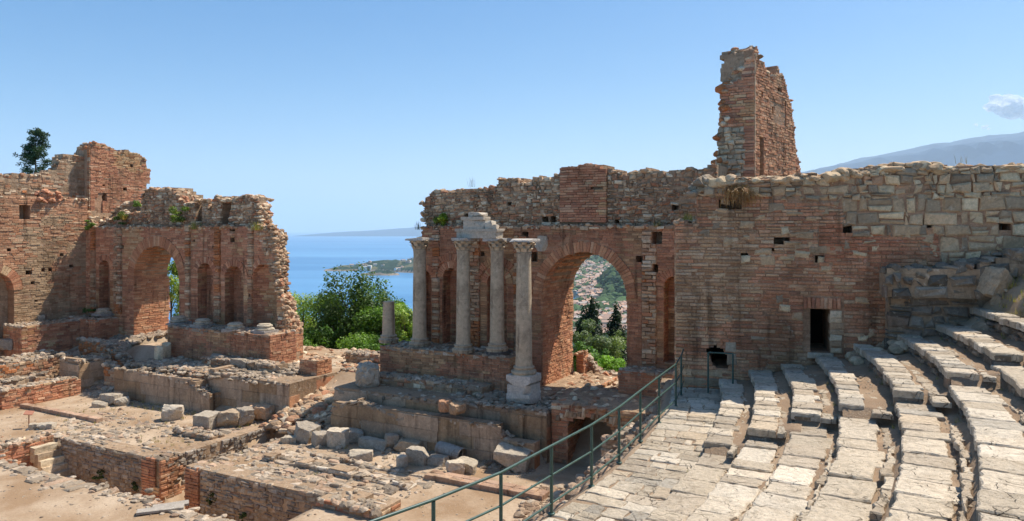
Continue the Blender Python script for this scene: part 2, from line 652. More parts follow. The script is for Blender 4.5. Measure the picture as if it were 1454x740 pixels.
mb = MB()
rr = np.concatenate([[0], np.geomspace(300, 105000, 44)])
th = np.linspace(0, 2 * np.pi, 97)
V, Fq = grid_sheet(rr, th, lambda r, t: 0 * r + SEA_Z, lambda r, t, z: np.stack([r * np.cos(t), r * np.sin(t), z], -1))
mb.add(V, Fq, lin(40, 100, 160))
structure(mb.obj("sea", sea_mat(), base=(0, 0, SEA_Z)))

M_FAR = masonry("far_land", 0.0012, 0.0, 0.0, var=(0.8, 1.2))
# the volcano beyond the right wall
mb = MB()


def volcano(x, y):
    x, y = x / 0.7 - 450, y / 0.7
    d = np.hypot(x - 20500, (y - 22000) * 0.9)
    z = 4480 * np.exp(-d / 13500) + 60
    z = z + 160 * np.clip(1 - np.hypot(x - 16000, y - 20600) / 1500, 0, 1)
    z += (fbm(x / 1800, y / 1800, 0, 4, 5) - 0.5) * 420 * np.clip(z / 2000, 0.1, 1)
    z += 90 * np.exp(-((x - 11600) / 350) ** 2 - ((y - 20500) / 3000) ** 2)
    z = z * 0.7
    return np.where(d > 15500, SEA_Z - 5 + 0 * z, z - np.clip((d - 12000) / 3500, 0, 1) * (z + 195))


V, Fq = grid_sheet(np.linspace(2500, 26600, 150), np.linspace(8400, 26600, 110), volcano)
mb.add(V, Fq, lin(60, 88, 116))  # bluish base: part of the air haze is put into the colour
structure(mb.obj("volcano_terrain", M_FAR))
mb = MB()


def ridge2(x, y):
    x, y = x / 0.7, y / 0.7
    z = 1080 * np.exp(-(np.hypot((x - 11800), (y - 13500) * 0.8) / 3600) ** 1.3)
    return z * (0.75 + 0.5 * fbm(x / 1300, y / 1300, 0, 8, 5)) - 30


V, Fq = grid_sheet(np.linspace(3600, 14000, 90), np.linspace(6600, 13000, 60), ridge2)
mb.add(V, Fq, lin(56, 86, 108))  # haze blue mixed into the land colour here too
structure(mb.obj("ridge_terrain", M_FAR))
# low hills across the bay
mb = MB()


def bayhills(x, y):
    t = np.clip((x + 7600) / 4200, 0, 1)
    prof = 20 + 300 * t ** 0.8 * (0.75 + 0.5 * fbm(x / 1300, 0, 0, 3, 4))
    cross = np.clip(1 - np.abs(y - 26500) / 2600, 0, 1) ** 0.7
    return SEA_Z - 8 + prof * cross * np.clip((x + 7700) / 500, 0, 1)


V, Fq = grid_sheet(np.linspace(-7800, 9000, 110), np.linspace(23800, 29200, 30), bayhills)
mb.add(V, Fq, lin(58, 78, 92))  # land colour already carries some blue of the air
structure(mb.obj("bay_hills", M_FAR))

# headland with its small white resort
mb = MB()


def headland(x, y):
    u = (x + 910) / 620.0                       # 0 at the tip, 1 to the right
    mid = 3620 + 90 * u + 60 * np.sin(u * 5)
    half = 40 + 260 * np.clip(u, 0, 1.3) ** 0.8
    t = np.clip(1 - np.abs(y - mid) / np.maximum(half, 1), 0, 1)
    h = (12 + 62 * np.clip(u, 0, 1.4) ** 0.7) * t ** 0.45
    h = np.where(u < -0.02, 0, h) * (0.7 + 0.6 * fbm(x / 60, y / 60, 0, 6, 4))
    r2 = np.clip(1 - np.hypot((x + 590) / 90, (y - 3270) / 40), 0, 1)
    h = np.maximum(h, 26 * r2 ** 0.5 * (0.5 + noise(x / 15, y / 15)))
    return SEA_Z - 3 + h


xs, ys = np.linspace(-960, 150, 170), np.linspace(3180, 4150, 80)
V, Fq = grid_sheet(xs, ys, headland)
hz = V[Fq].mean(1)
g = fbm(hz[:, 0] / 45, hz[:, 1] / 45, 0, 2, 4)
hh = hz[:, 2] - SEA_Z
cl = np.where((hh < 7)[:, None], lin(150, 132, 112), np.where((g > 0.45)[:, None], lin(44, 64, 42), lin(104, 100, 70)))
mb.add(V, Fq, cl)
structure(mb.obj("headland_terrain", masonry("headland_land", 0.03, 0.0, 0.0)))
mb = MB()
rg = np.random.default_rng(11)


def far_house(mb, x, y, z, sx, sy, sz, wallc, roofc, ang):
    ca, sa = math.cos(ang), math.sin(ang)

    def mp(u, w, n):
        return np.stack([x + u * ca - w * sa, y + u * sa + w * ca, z + n], -1)
    V = mp(np.array([-sx, sx, sx, -sx] * 2 + [-sx, sx]), np.array([-sy, -sy, sy, sy] * 2 + [0, 0]), np.array([-8.] * 4 + [sz] * 4 + [sz * 1.3] * 2))
    mb.add(V, [[0, 1, 5, 4], [1, 2, 6, 5], [2, 3, 7, 6], [3, 0, 4, 7]], wallc)
    mb.add(V, [[4, 5, 9, 8], [6, 7, 8, 9]], roofc)


WH = [lin(*c) for c in ((226, 214, 198), (214, 196, 172), (222, 190, 160), (200, 176, 156), (232, 226, 216))]  # wall tones dulled, haze put into the colour
RF = [lin(*c) for c in ((188, 152, 128), (178, 148, 128), (200, 168, 146), (186, 174, 162), (194, 160, 138))]  # roofs paled in place of thicker haze over the town
for i in range(170):
    x = rg.uniform(-860, 60)
    y = rg.uniform(3420, 3900)
    z = headland(np.array(x), np.array(y))
    if z < SEA_Z + 9 or fbm(x / 70, y / 70, 0, 40) < 0.5:
        continue
    far_house(mb, x, y, float(z), rg.uniform(5, 11), rg.uniform(4, 8), rg.uniform(5, 9), WH[rg.integers(5)], RF[rg.integers(5)], rg.uniform(0, 3))
o = mb.obj("headland_houses", M_FAR)
tag(o, "scatter of tiny pale houses on the wooded headland across the bay", "houses", kind="stuff")
mb = MB()
for k, (dx, s, h) in enumerate(((0, 20, 3), (16, 9, 8), (-24, 12, 1))):
    box(mb, -712 + dx - s, -712 + dx + s, 3560, 3590, SEA_Z, SEA_Z + 20 + h, lin(228, 216, 200), lambda u, w, n: np.stack([u, w, n], -1))
o = mb.obj("resort_building", M_FAR)
tag(o, "long white building near the tip of the headland in the sea", "building")


# coastal plain and town seen through the big arch
def plain_h(x, y):
    shore = 0.0845 * y - 15 + 14 * np.sin(y / 140.0) + 34 * np.exp(-((y - 2650) / 200) ** 2) + 30 * np.exp(-((y - 2130) / 120) ** 2)
    inl = np.clip((x - shore) / 300, 0, 1)
    z = SEA_Z + 5 + 26 * inl + (y > 3200) * ((y - 3200) / 1000) * 14 * inl
    hill = 75 * np.exp(-((x - 335) / 60) ** 2 - ((y - 2150) / 260) ** 2) + 95 * np.exp(-((x - 560) / 110) ** 2 - ((y - 3900) / 350) ** 2)
    hill = hill + 150 * np.clip((y - 5200) / 2500, 0, 1) * inl * fbm(x / 500, y / 500, 0, 70)
    hill *= 0.75 + 0.5 * fbm(x / 120, y / 120, 0, 33)
    return np.where(x < shore - 4, SEA_Z - 4, z + hill), hill


mb = MB()
V, Fq = grid_sheet(np.linspace(60, 2600, 150), np.geomspace(760, 9500, 160), lambda x, y: plain_h(x, y)[0])
c = V[Fq].mean(1)
hl = plain_h(c[:, 0], c[:, 1])[1]
g = fbm(c[:, 0] / 90, c[:, 1] / 140, 0, 50)
cl = np.where((hl > 12)[:, None], lin(78, 100, 58), np.where((g > 0.50)[:, None], lin(108, 124, 86), lin(160, 150, 126)))
mb.add(V, Fq, cl)
structure(mb.obj("coastal_plain", masonry("coast_land", 0.02, 0.0, 0.0)))
mb = MB()
cnt = 0
yy = np.exp(rg.uniform(np.log(1250), np.log(8200), 5600))
xx = yy * rg.uniform(0.083, 0.165, 5600)
zz, hl = plain_h(xx, yy)
ok = (zz > SEA_Z + 3) & (hl < 14) & (fbm(xx / 90, yy / 140, 0, 50) < 0.54)
for x, y, z in zip(xx[ok], yy[ok], zz[ok]):
    far_house(mb, x, y, z, rg.uniform(5, 12), rg.uniform(4, 9), rg.uniform(5, 15), WH[rg.integers(5)] * rg.uniform(.75, 1.05), RF[rg.integers(5)], rg.uniform(0, 3))
o = mb.obj("town_houses", M_FAR)
tag(o, "far seaside town of pale houses with terracotta roofs seen through the big arch", "houses", kind="stuff")

mb = MB()
yy = np.exp(rg.uniform(np.log(1150), np.log(7000), 1300))
xx = yy * rg.uniform(0.083, 0.165, 1300)
zz, hl = plain_h(xx, yy)
ok = zz > SEA_Z + 3
_P = np.stack([xx, yy, zz + 3], -1)[ok]
import bmesh as _bm
_b = _bm.new()
_bm.ops.create_icosphere(_b, subdivisions=1, radius=1)
_V = np.array([v.co[:] for v in _b.verts])
_F = np.array([[v.index for v in f.verts] for f in _b.faces])
_b.free()
_S = rg.uniform(6, 17, len(_P))
_VV = _P[:, None, :] + _V[None] * _S[:, None, None] * rg.uniform(.7, 1.3, (len(_P), len(_V), 1)) * np.array([1.3, 1.3, .9])
mb.add(_VV.reshape(-1, 3), (_F[None] + (np.arange(len(_P)) * len(_V))[:, None, None]).reshape(-1, 3), np.repeat(lin(70, 92, 54)[None] * rg.uniform(.6, 1.3, (len(_P), 1)), len(_F), 0))
tag(mb.obj("town_trees", M_FAR), "green trees dotted among the houses of the far seaside town", "trees", kind="stuff")

# the air
def haze():
    me = bpy.data.meshes.new("haze")
    x0, x1, y0, y1, z0, z1 = -106000., 106000., -106000., 106000., SEA_Z - 6, 3120.
    v = [(x0, y0, z0), (x1, y0, z0), (x1, y1, z0), (x0, y1, z0), (x0, y0, z1), (x1, y0, z1), (x1, y1, z1), (x0, y1, z1)]
    me.from_pydata(v, [], [(3, 2, 1, 0), (4, 5, 6, 7), (0, 1, 5, 4), (1, 2, 6, 5), (2, 3, 7, 6), (3, 0, 4, 7)])
    m = bpy.data.materials.new("haze_air")
    m.use_nodes = True
    nt = m.node_tree
    nt.nodes.remove(nt.nodes["Principled BSDF"])
    pv = nt.nodes.new("ShaderNodeVolumePrincipled")
    pv.inputs["Color"].default_value = (0.76, 0.90, 1.0, 1)
    pv.inputs["Density"].default_value = 3.6e-5
    pv.inputs["Anisotropy"].default_value = 0.2
    nt.links.new(pv.outputs[0], nt.nodes["Material Output"].inputs["Volume"])
    me.materials.append(m)
    o = bpy.data.objects.new("haze", me)
    COL.objects.link(o)
    tag(o, "thin blue air over the bay and the far hills", "haze", kind="stuff")


haze()
def cloud(name, label, px, py, dist, size, seed, n):
    rg = np.random.default_rng(seed)
    c = np.array([(px - 727) / F * dist, dist, CAMZ - (py - 327) / F * dist])
    import bmesh
    bm = bmesh.new()
    for i in range(n):
        t = rg.uniform(-1, 1)
        r = size * rg.uniform(.22, .42) * (1 - .5 * abs(t))
        o = c + np.array([t * size * .8, rg.uniform(-.3, .3) * size, rg.uniform(-.1, .28) * size - t * size * .18])
        res = bmesh.ops.create_icosphere(bm, subdivisions=3, radius=1)
        V = np.array([v.co[:] for v in res['verts']])
        d = 1 + (fbm(V[:, 0] * 2 + i, V[:, 1] * 2, V[:, 2] * 2, seed, 4) - .5) * .7
        for v, k in zip(res['verts'], d):
            v.co = Vector(tuple(o + np.array(v.co[:]) * k * r * np.array([1.2, 1, .75])))
    me = bpy.data.meshes.new(name)
    bm.to_mesh(me)
    bm.free()
    m = bpy.data.materials.new("cloud_vapour")
    m.use_nodes = True
    nt = m.node_tree
    P = nt.nodes["Principled BSDF"]
    P.inputs["Base Color"].default_value = (1.0, 1.0, 1.0, 1)
    P.inputs["Roughness"].default_value = 1
    P.inputs["Specular IOR Level"].default_value = 0
    tr = nt.nodes.new("ShaderNodeBsdfTranslucent")
    tr.inputs[0].default_value = (0.95, 0.95, 0.95, 1)
    m1 = nt.nodes.new("ShaderNodeMixShader")
    m1.inputs[0].default_value = 0.45
    nt.links.new(P.outputs[0], m1.inputs[1])
    nt.links.new(tr.outputs[0], m1.inputs[2])
    tp = nt.nodes.new("ShaderNodeBsdfTransparent")
    m2 = nt.nodes.new("ShaderNodeMixShader")
    tc = nt.nodes.new("ShaderNodeTexCoord").outputs["Object"]
    nt.links.new(ramp_n(nt, noise_n(nt, tc, 3.2 / size, 5, 0.6), 0.38, 0.0, 0.66, 0.75), m2.inputs[0])
    nt.links.new(m1.outputs[0], m2.inputs[1])
    nt.links.new(tp.outputs[0], m2.inputs[2])
    nt.links.new(m2.outputs[0], nt.nodes["Material Output"].inputs["Surface"])
    me.materials.append(m)
    o = bpy.data.objects.new(name, me)
    COL.objects.link(o)
    tag(o, label, "cloud")


cloud("cloud", "larger small white cloud at the right edge above the volcano", 1438, 157, 21500, 800, 5, 14)
cloud("cloud", "tiny white cloud puff touching the volcano slope", 1396, 181, 27500, 300, 6, 5)


# ------------------------------------------------------------------ ground of the theatre
PIT = -1.9


def trench(a, b):
    t = (b > 0.0) & (b < 2.7) & (a > -6.95) & (a < 8.0)
    t |= (a > -0.15) & (a < 1.25) & (b >= 2.6) & (b < 8.3)
    return t


def ground_z(a, b):
    a, b = np.asarray(a, float), np.asarray(b, float)
    wx, wy = CEN[0] + a * A2[0] + b * B2[0], CEN[1] + a * A2[1] + b * B2[1]
    R = np.hypot(wx - CAV[0], wy - CAV[1])
    R0 = 25.1 + np.clip(b - 2.5, 0, 6) * 0.52
    sl = np.clip((R - R0) / (28.9 - R0), 0, 1)
    z = np.where((a > 2) & (b < 8.2), 3.72 * sl ** 0.85 + (fbm(a * 0.9, b * 0.9, 0, 13) - 0.5) * 0.55 * np.sin(np.pi * np.clip(sl, 0, 1)), 0.0)
    z = z + (fbm(a * 0.6, b * 0.6, 0, 12) - 0.5) * 0.09
    zb = np.clip((b - 8.3) / 4.0, 0, 1) * 1.75
    z = np.where((b > 8.3) & (a < 15), zb + (fbm(a * 0.8, b * 0.8, 0, 14) - 0.5) * 0.25, z)
    z = np.where((b > 8.3) & (a > 12.4) & (a < 15), np.clip((b - 9.6) / 2, 0, 1) * 1.7, z)
    z = np.where((a < -14.3) & (b > 3.2), np.maximum(z, 0.6), z)
    z = np.where(trench(a, b), PIT + (fbm(a, b, 0, 15) - 0.5) * 0.2, z)
    return np.where(b > 17, z - (b - 17) * 0.35, z)


aa = np.arange(-34, 32.01, 0.2)
bb = np.arange(-16, 20.01, 0.2)
V, Fq = grid_sheet(aa, bb, ground_z, lambda a, b, z: W(a, b, z))
mb = MB()
mb.add(V, Fq, lin(180, 150, 120))
structure(mb.obj("ground", M_DIRT, smooth=True, base=(0, 0, 0)))
mb = MB()


def hill_h(a, b):
    return 1.0 - (b - 19.5) * 0.42 + (fbm(a / 9, b / 9, 0, 16) - 0.5) * 3 * np.clip((b - 20) / 10, 0, 1)


V, Fq = grid_sheet(np.concatenate([np.linspace(-420, -60, 30), np.arange(-56, 60, 2.0), np.linspace(64, 420, 30)]),
                   np.concatenate([np.arange(18.5, 70, 1.5), np.linspace(75, 520, 40)]), hill_h, lambda a, b, z: W(a, b, z))
mb.add(V, Fq, lin(100, 104, 66))
structure(mb.obj("hillside", M_HILL, smooth=True, base=(0, 0, 0)))
#--STRUCT--
# ------------------------------------------------------------------ stones, arches, rubble helpers
def _ico(sub):
    import bmesh
    bm = bmesh.new()
    bmesh.ops.create_icosphere(bm, subdivisions=sub, radius=1)
    V = np.array([v.co[:] for v in bm.verts])
    Fc = np.array([[v.index for v in f.verts] for f in bm.faces])
    bm.free()
    return V, Fc


ICO1, ICO2, ICO3 = _ico(1), _ico(2), _ico(3)


def rocks(mb, P, S, colf, ico=ICO2, flatz=0.7, K=9, rng=RNG):
    """faceted stones: every one a sphere cut by its own random planes; P (N,3), S (N,) radii"""
    P, S = np.asarray(P, float), np.asarray(S, float)
    N = len(P)
    if N == 0:
        return
    V0, F0 = ico
    n = rng.normal(size=(N, K, 3))
    n /= np.linalg.norm(n, axis=2, keepdims=True)
    d = rng.uniform(0.5, 0.95, (N, K))
    dots = np.einsum('nkc,vc->nkv', n, V0)
    r = np.where(dots > 0.05, d[:, :, None] / np.maximum(dots, 0.05), 9).min(1)
    r = np.minimum(r, 1.1) * (1 + rng.uniform(-0.05, 0.05, r.shape))
    V = V0[None] * r[:, :, None]
    V[:, :, 0] *= rng.uniform(0.8, 1.4, (N, 1))
    V[:, :, 1] *= rng.uniform(0.8, 1.25, (N, 1))
    V[:, :, 2] *= flatz * rng.uniform(0.75, 1.25, (N, 1))
    an = rng.uniform(0, 6.28, N)
    c, s = np.cos(an)[:, None], np.sin(an)[:, None]
    X, Y = V[:, :, 0] * c - V[:, :, 1] * s, V[:, :, 0] * s + V[:, :, 1] * c
    V = np.stack([X, Y, V[:, :, 2]], -1) * S[:, None, None] + P[:, None, :]
    C = colf(P[:, 0], P[:, 1], rng)
    Fq = (F0[None] + (np.arange(N) * len(V0))[:, None, None]).reshape(-1, 3)
    mb.add(V.reshape(-1, 3), Fq, np.repeat(C, len(F0), 0))


def cube_grid(n):
    idx, vs, fs = {}, [], []

    def vid(p):
        k = tuple(p)
        if k not in idx:
            idx[k] = len(vs)
            vs.append([2 * q / n - 1 for q in p])
        return idx[k]
    for ax in range(3):
        for s in (0, n):
            for i in range(n):
                for j in range(n):
                    q = []
                    for (di, dj) in ((0, 0), (1, 0), (1, 1), (0, 1)):
                        p = [0, 0, 0]
                        p[ax] = s
                        p[(ax + 1) % 3] = i + di
                        p[(ax + 2) % 3] = j + dj
                        q.append(vid(p))
                    fs.append(q if s else q[::-1])
    return np.array(vs, float), np.array(fs)


CG = cube_grid(9)
CG5 = cube_grid(5)


def hewn(mb, loc, size, yaw=0.0, tilt=(0, 0), seed=0, rough=0.05, rnd=0.25, col=STONE, cg=CG, cut=3):
    """one weathered ashlar or boulder: rounded, chipped box of the given full size standing on loc"""
    V, Fc = cg[0].copy(), cg[1]
    rg = np.random.default_rng(seed + 1000)
    L = np.linalg.norm(V, axis=1, keepdims=True)
    sph = V / L * 1.18
    V = V * (1 - rnd) + sph * rnd
    for k in range(cut):
        n = rg.normal(size=3)
        n /= np.linalg.norm(n)
        d = rg.uniform(0.85, 1.15) + rnd * 0.0
        ov = np.maximum(V @ n - d, 0)
        V = V - ov[:, None] * n
    sz = np.array(size, float) / 2
    P = V * sz
    k = 1.6 / max(sz)
    nz = np.stack([fbm(P[:, 0] * k * 2 + seed * 3.1 + o, P[:, 1] * k * 2, P[:, 2] * k * 2, seed + o, 4) - 0.5 for o in (0, 7, 13)], 1)
    P = P + nz * 2 * rough * max(size) * 1.2
    cx, sx = math.cos(tilt[0]), math.sin(tilt[0])
    cy, sy = math.cos(tilt[1]), math.sin(tilt[1])
    Rx = np.array([[1, 0, 0], [0, cx, -sx], [0, sx, cx]])
    Ry = np.array([[cy, 0, sy], [0, 1, 0], [-sy, 0, cy]])
    cz, s_z = math.cos(yaw), math.sin(yaw)
    Rz = np.array([[cz, -s_z, 0], [s_z, cz, 0], [0, 0, 1]])
    P = P @ (Rz @ Ry @ Rx).T
    P[:, 2] -= P[:, 2].min() + 0.03
    P = P + np.asarray(loc, float)
    c = col(np.array([0.0]), np.array([0.0]), rg)[0]
    fc = c * (1 + rg.uniform(-0.05, 0.05, (len(Fc), 1)))
    mb.add(P, Fc, fc)


def voussoirs(mb, mp, cu, zs, r0, r1, n, d, back, colf, a0=0.0, a1=math.pi, gap=0.03, soffit=0.0, segs=0, rng=RNG):
    """a ring of radial bricks; with segs the ring goes on through the wall as a barrel"""
    N = 0
    rows = [(d, -back, r1)]
    if segs:
        st = -back
        stp = (soffit - back) / segs
        rows += [(-back - i * stp + 0.0, -back - (i + 1) * stp, r0 + 0.22) for i in range(segs)]
    for ri, (nf, nb, rout) in enumerate(rows):
        th = np.linspace(a0, a1, n + 1)
        th[1:-1] += rng.uniform(-0.15, 0.15, n - 1) * (a1 - a0) / n
        g = gap * (a1 - a0) / n
        for i in range(n):
            t0, t1 = th[i] + g, th[i + 1] - g
            ri0 = r0 + rng.uniform(-0.012, 0.012)
            ro = rout + rng.uniform(-0.03, 0.03)
            dn = nf + (rng.uniform(-0.012, 0.012) if ri == 0 else -0.004)
            tt = np.array([t0, t1, t1, t0])
            rad = np.array([ri0, ri0, ro, ro])
            U = cu - np.cos(tt) * rad
            Z = zs + np.sin(tt) * rad
            V = mp(np.tile(U, 2), np.tile(Z, 2), np.array([nb + 0.003] * 4 + [dn] * 4))
            c = colf(np.array([U[0]]), np.array([Z[0]]), rng)[0]
            mb.add(V, [[3, 2, 1, 0], [4, 5, 6, 7], [0, 1, 5, 4], [1, 2, 6, 5], [2, 3, 7, 6], [3, 0, 4, 7]], c)


def arch_in(u, z, cu, hw, zs, grow=0.0):
    return ((np.abs(u - cu) < hw + 0 * grow) & (z <= zs)) | (((u - cu) ** 2 + (z - zs) ** 2 < (hw + grow) ** 2) & (z > zs))


def jag(u, seed, amp=0.35, sc=1.6):
    return (fbm(u * sc, 0, 0, seed, 4) - 0.5) * 2 * amp


def cap_rocks(mb, mp, us, topf, n0, n1, s0, s1, colf, count, rng=RNG, sink=0.3):
    u = rng.uniform(us[0], us[1], count)
    s = rng.uniform(s0, s1, count)
    t = topf(u)
    n = rng.uniform(n1, n0, count)
    P = mp(u, t - s * sink, n)
    rocks(mb, P, s, colf, rng=rng)


def tuft(mb, P, h, n, cols, spread=0.4, w=0.03, rng=RNG, droop=0.5):
    P = np.asarray(P, float)
    cols = np.array([lin(*c) for c in cols])
    for i in range(n):
        a = rng.uniform(0, 6.28)
        r = rng.uniform(0, spread)
        b = P + np.array([math.cos(a) * r, math.sin(a) * r, rng.uniform(-0.02, 0.04)])
        a2 = rng.uniform(0, 6.28)
        hh = h * rng.uniform(0.5, 1.1)
        lean = rng.uniform(0.1, droop) * hh
        t1 = b + np.array([math.cos(a2) * lean * 0.4, math.sin(a2) * lean * 0.4, hh * 0.6])
        t2 = b + np.array([math.cos(a2) * lean, math.sin(a2) * lean, hh])
        sd = np.array([-math.sin(a2), math.cos(a2), 0]) * w
        mb.add([b - sd, b + sd, t1 + sd * 0.7, t1 - sd * 0.7], [[0, 1, 2, 3]], cols[rng.integers(len(cols))])
        mb.add([t1 - sd * 0.7, t1 + sd * 0.7, t2], [[0, 1, 2]], cols[rng.integers(len(cols))])


def leaves(mb, C, Rr, n, size, cols, rng=RNG, shell=0.55, lift=0.3):
    """n small leaf faces spread through ellipsoid clumps C (M,3) with radii Rr (M,3)"""
    C, Rr = np.asarray(C, float), np.asarray(Rr, float)
    vol = Rr.prod(1) ** 0.67
    k = rng.choice(len(C), n, p=vol / vol.sum())
    d = rng.normal(size=(n, 3))
    d /= np.linalg.norm(d, axis=1, keepdims=True)
    rad = rng.uniform(shell ** 3, 1, n) ** (1 / 3.0)
    P = C[k] + d * rad[:, None] * Rr[k] * (1 + rng.normal(0, 0.10, (n, 1)))
    nrm = d + rng.normal(0, 0.55, (n, 3)) + np.array([0, 0, lift])
    nrm /= np.linalg.norm(nrm, axis=1, keepdims=True)
    t = np.cross(nrm, rng.normal(size=(n, 3)))
    t /= np.linalg.norm(t, axis=1, keepdims=True)
    b = np.cross(nrm, t)
    s = size * rng.uniform(0.6, 1.4, (n, 1))
    V = np.stack([P - t * s, P + b * s * 0.55, P + t * s, P - b * s * 0.55], 1)
    cols = np.array([lin(*c) for c in cols])
    cc = cols[(rng.integers(0, len(cols), len(C)))[k]] * 0.5 + cols[rng.integers(0, len(cols), n)] * 0.5
    cc = cc * rng.uniform(0.75, 1.25, (n, 1))
    mb.add(V.reshape(-1, 3), np.arange(n * 4).reshape(n, 4), cc)


def limb(mb, pts, rads, c, k=8):
    pts = [np.asarray(p, float) for p in pts]
    rings = []
    for i, p in enumerate(pts):
        d = pts[min(i + 1, len(pts) - 1)] - pts[max(i - 1, 0)]
        d = d / (np.linalg.norm(d) + 1e-9)
        x = np.cross(d, [0.3, 1, 0.1])
        x /= np.linalg.norm(x)
        y = np.cross(d, x)
        t = np.arange(k) * 2 * np.pi / k
        rings.append(p + (np.cos(t)[:, None] * x + np.sin(t)[:, None] * y) * rads[i])
    V = np.concatenate(rings)
    Fq = []
    for i in range(len(pts) - 1):
        for j in range(k):
            Fq.append([i * k + j, i * k + (j + 1) % k, (i + 1) * k + (j + 1) % k, (i + 1) * k + j])
    mb.add(V, Fq, c)


def lathe(mb, cx, cy, prof, c, k=28, rough=0.0, seed=0):
    t = np.arange(k) * 2 * np.pi / k
    R = np.array([p[0] for p in prof])
    Z = np.array([p[1] for p in prof])
    RR = R[:, None] * (1 + (fbm(np.cos(t)[None] * 2 + 5, np.sin(t)[None] * 2 + Z[:, None] * 3, 0, seed) - 0.5) * rough)
    V = np.stack([cx + RR * np.cos(t)[None], cy + RR * np.sin(t)[None], np.repeat(Z[:, None], k, 1)], -1).reshape(-1, 3)
    i, j = np.meshgrid(np.arange(len(prof) - 1), np.arange(k), indexing='ij')
    q = np.stack([i * k + j, i * k + (j + 1) % k, (i + 1) * k + (j + 1) % k, (i + 1) * k + j], -1).reshape(-1, 4)
    mb.add(V, q, c)
    mb.poly(V[-k:], c)


# ------------------------------------------------------------------ the middle stage wall with the big arch
FB = 13.1
PF = front(FB)
PU = front(FB + 0.3)


def low_left_edge(z):
    return 3.85 + jag(z, 61, 0.18, 2.2) + np.where(z > 8.2, 0.25, 0.0)


mid_a, mid_z = PF.prof([(592, 300), (600, 282), (607, 274), (640, 268), (668, 268), (700, 267), (703, 256), (729, 254), (733, 262), (741, 265), (752, 256),
                        (770, 251), (789, 249), (792, 240), (795, 236), (815, 237), (855, 234), (868, 243), (900, 243), (940, 243), (970, 240),
                        (1000, 235), (1020, 228), (1040, 224)])


def mid_top(a):
    return np.interp(a, mid_a, mid_z) + jag(a, 77, 0.24, 2.3)


ARC, AHW, AZS = 12.24, 1.88, 5.72
NICH = [(5.75, 0.43, 6.35), (8.15, 0.50, 6.15), (16.05, 0.42, 6.3), (4.35, 0.32, 6.3)]
LEDGE = 8.62
HOLES = [(9.55, 8.35, .13, .16), (10.75, 8.9, .12, .12), (10.35, 8.95, .14, .12), (14.65, 7.4, .13, .16), (15.3, 7.0, .10, .14), (7.4, 7.5, .1, .1),
         (9.95, 7.35, .16, .22), (6.4, 9.2, .12, .1), (15.35, 8.25, .2, .25), (13.6, 8.9, .1, .1), (16.0, 9.4, .12, .12), (8.6, 9.7, .1, .12)]


def in_holes(u, z, H):
    m = np.zeros(np.broadcast(u, z).shape, bool)
    for (a, zz, hw, hh) in H:
        m |= (np.abs(u - a) < hw) & (np.abs(z - zz) < hh)
    return m


def mid_solid(u, z):
    e = low_left_edge(z)
    return (u > e) & (z < mid_top(u)) & ~arch_in(u, z, ARC, AHW, AZS)


def mid_front(u, z):
    m = mid_solid(u, z) & ~in_holes(u, z, HOLES)
    for (cu, hw, zs) in NICH:
        m &= ~(arch_in(u, z, cu, hw, zs) & (z > 3.3))
    return m


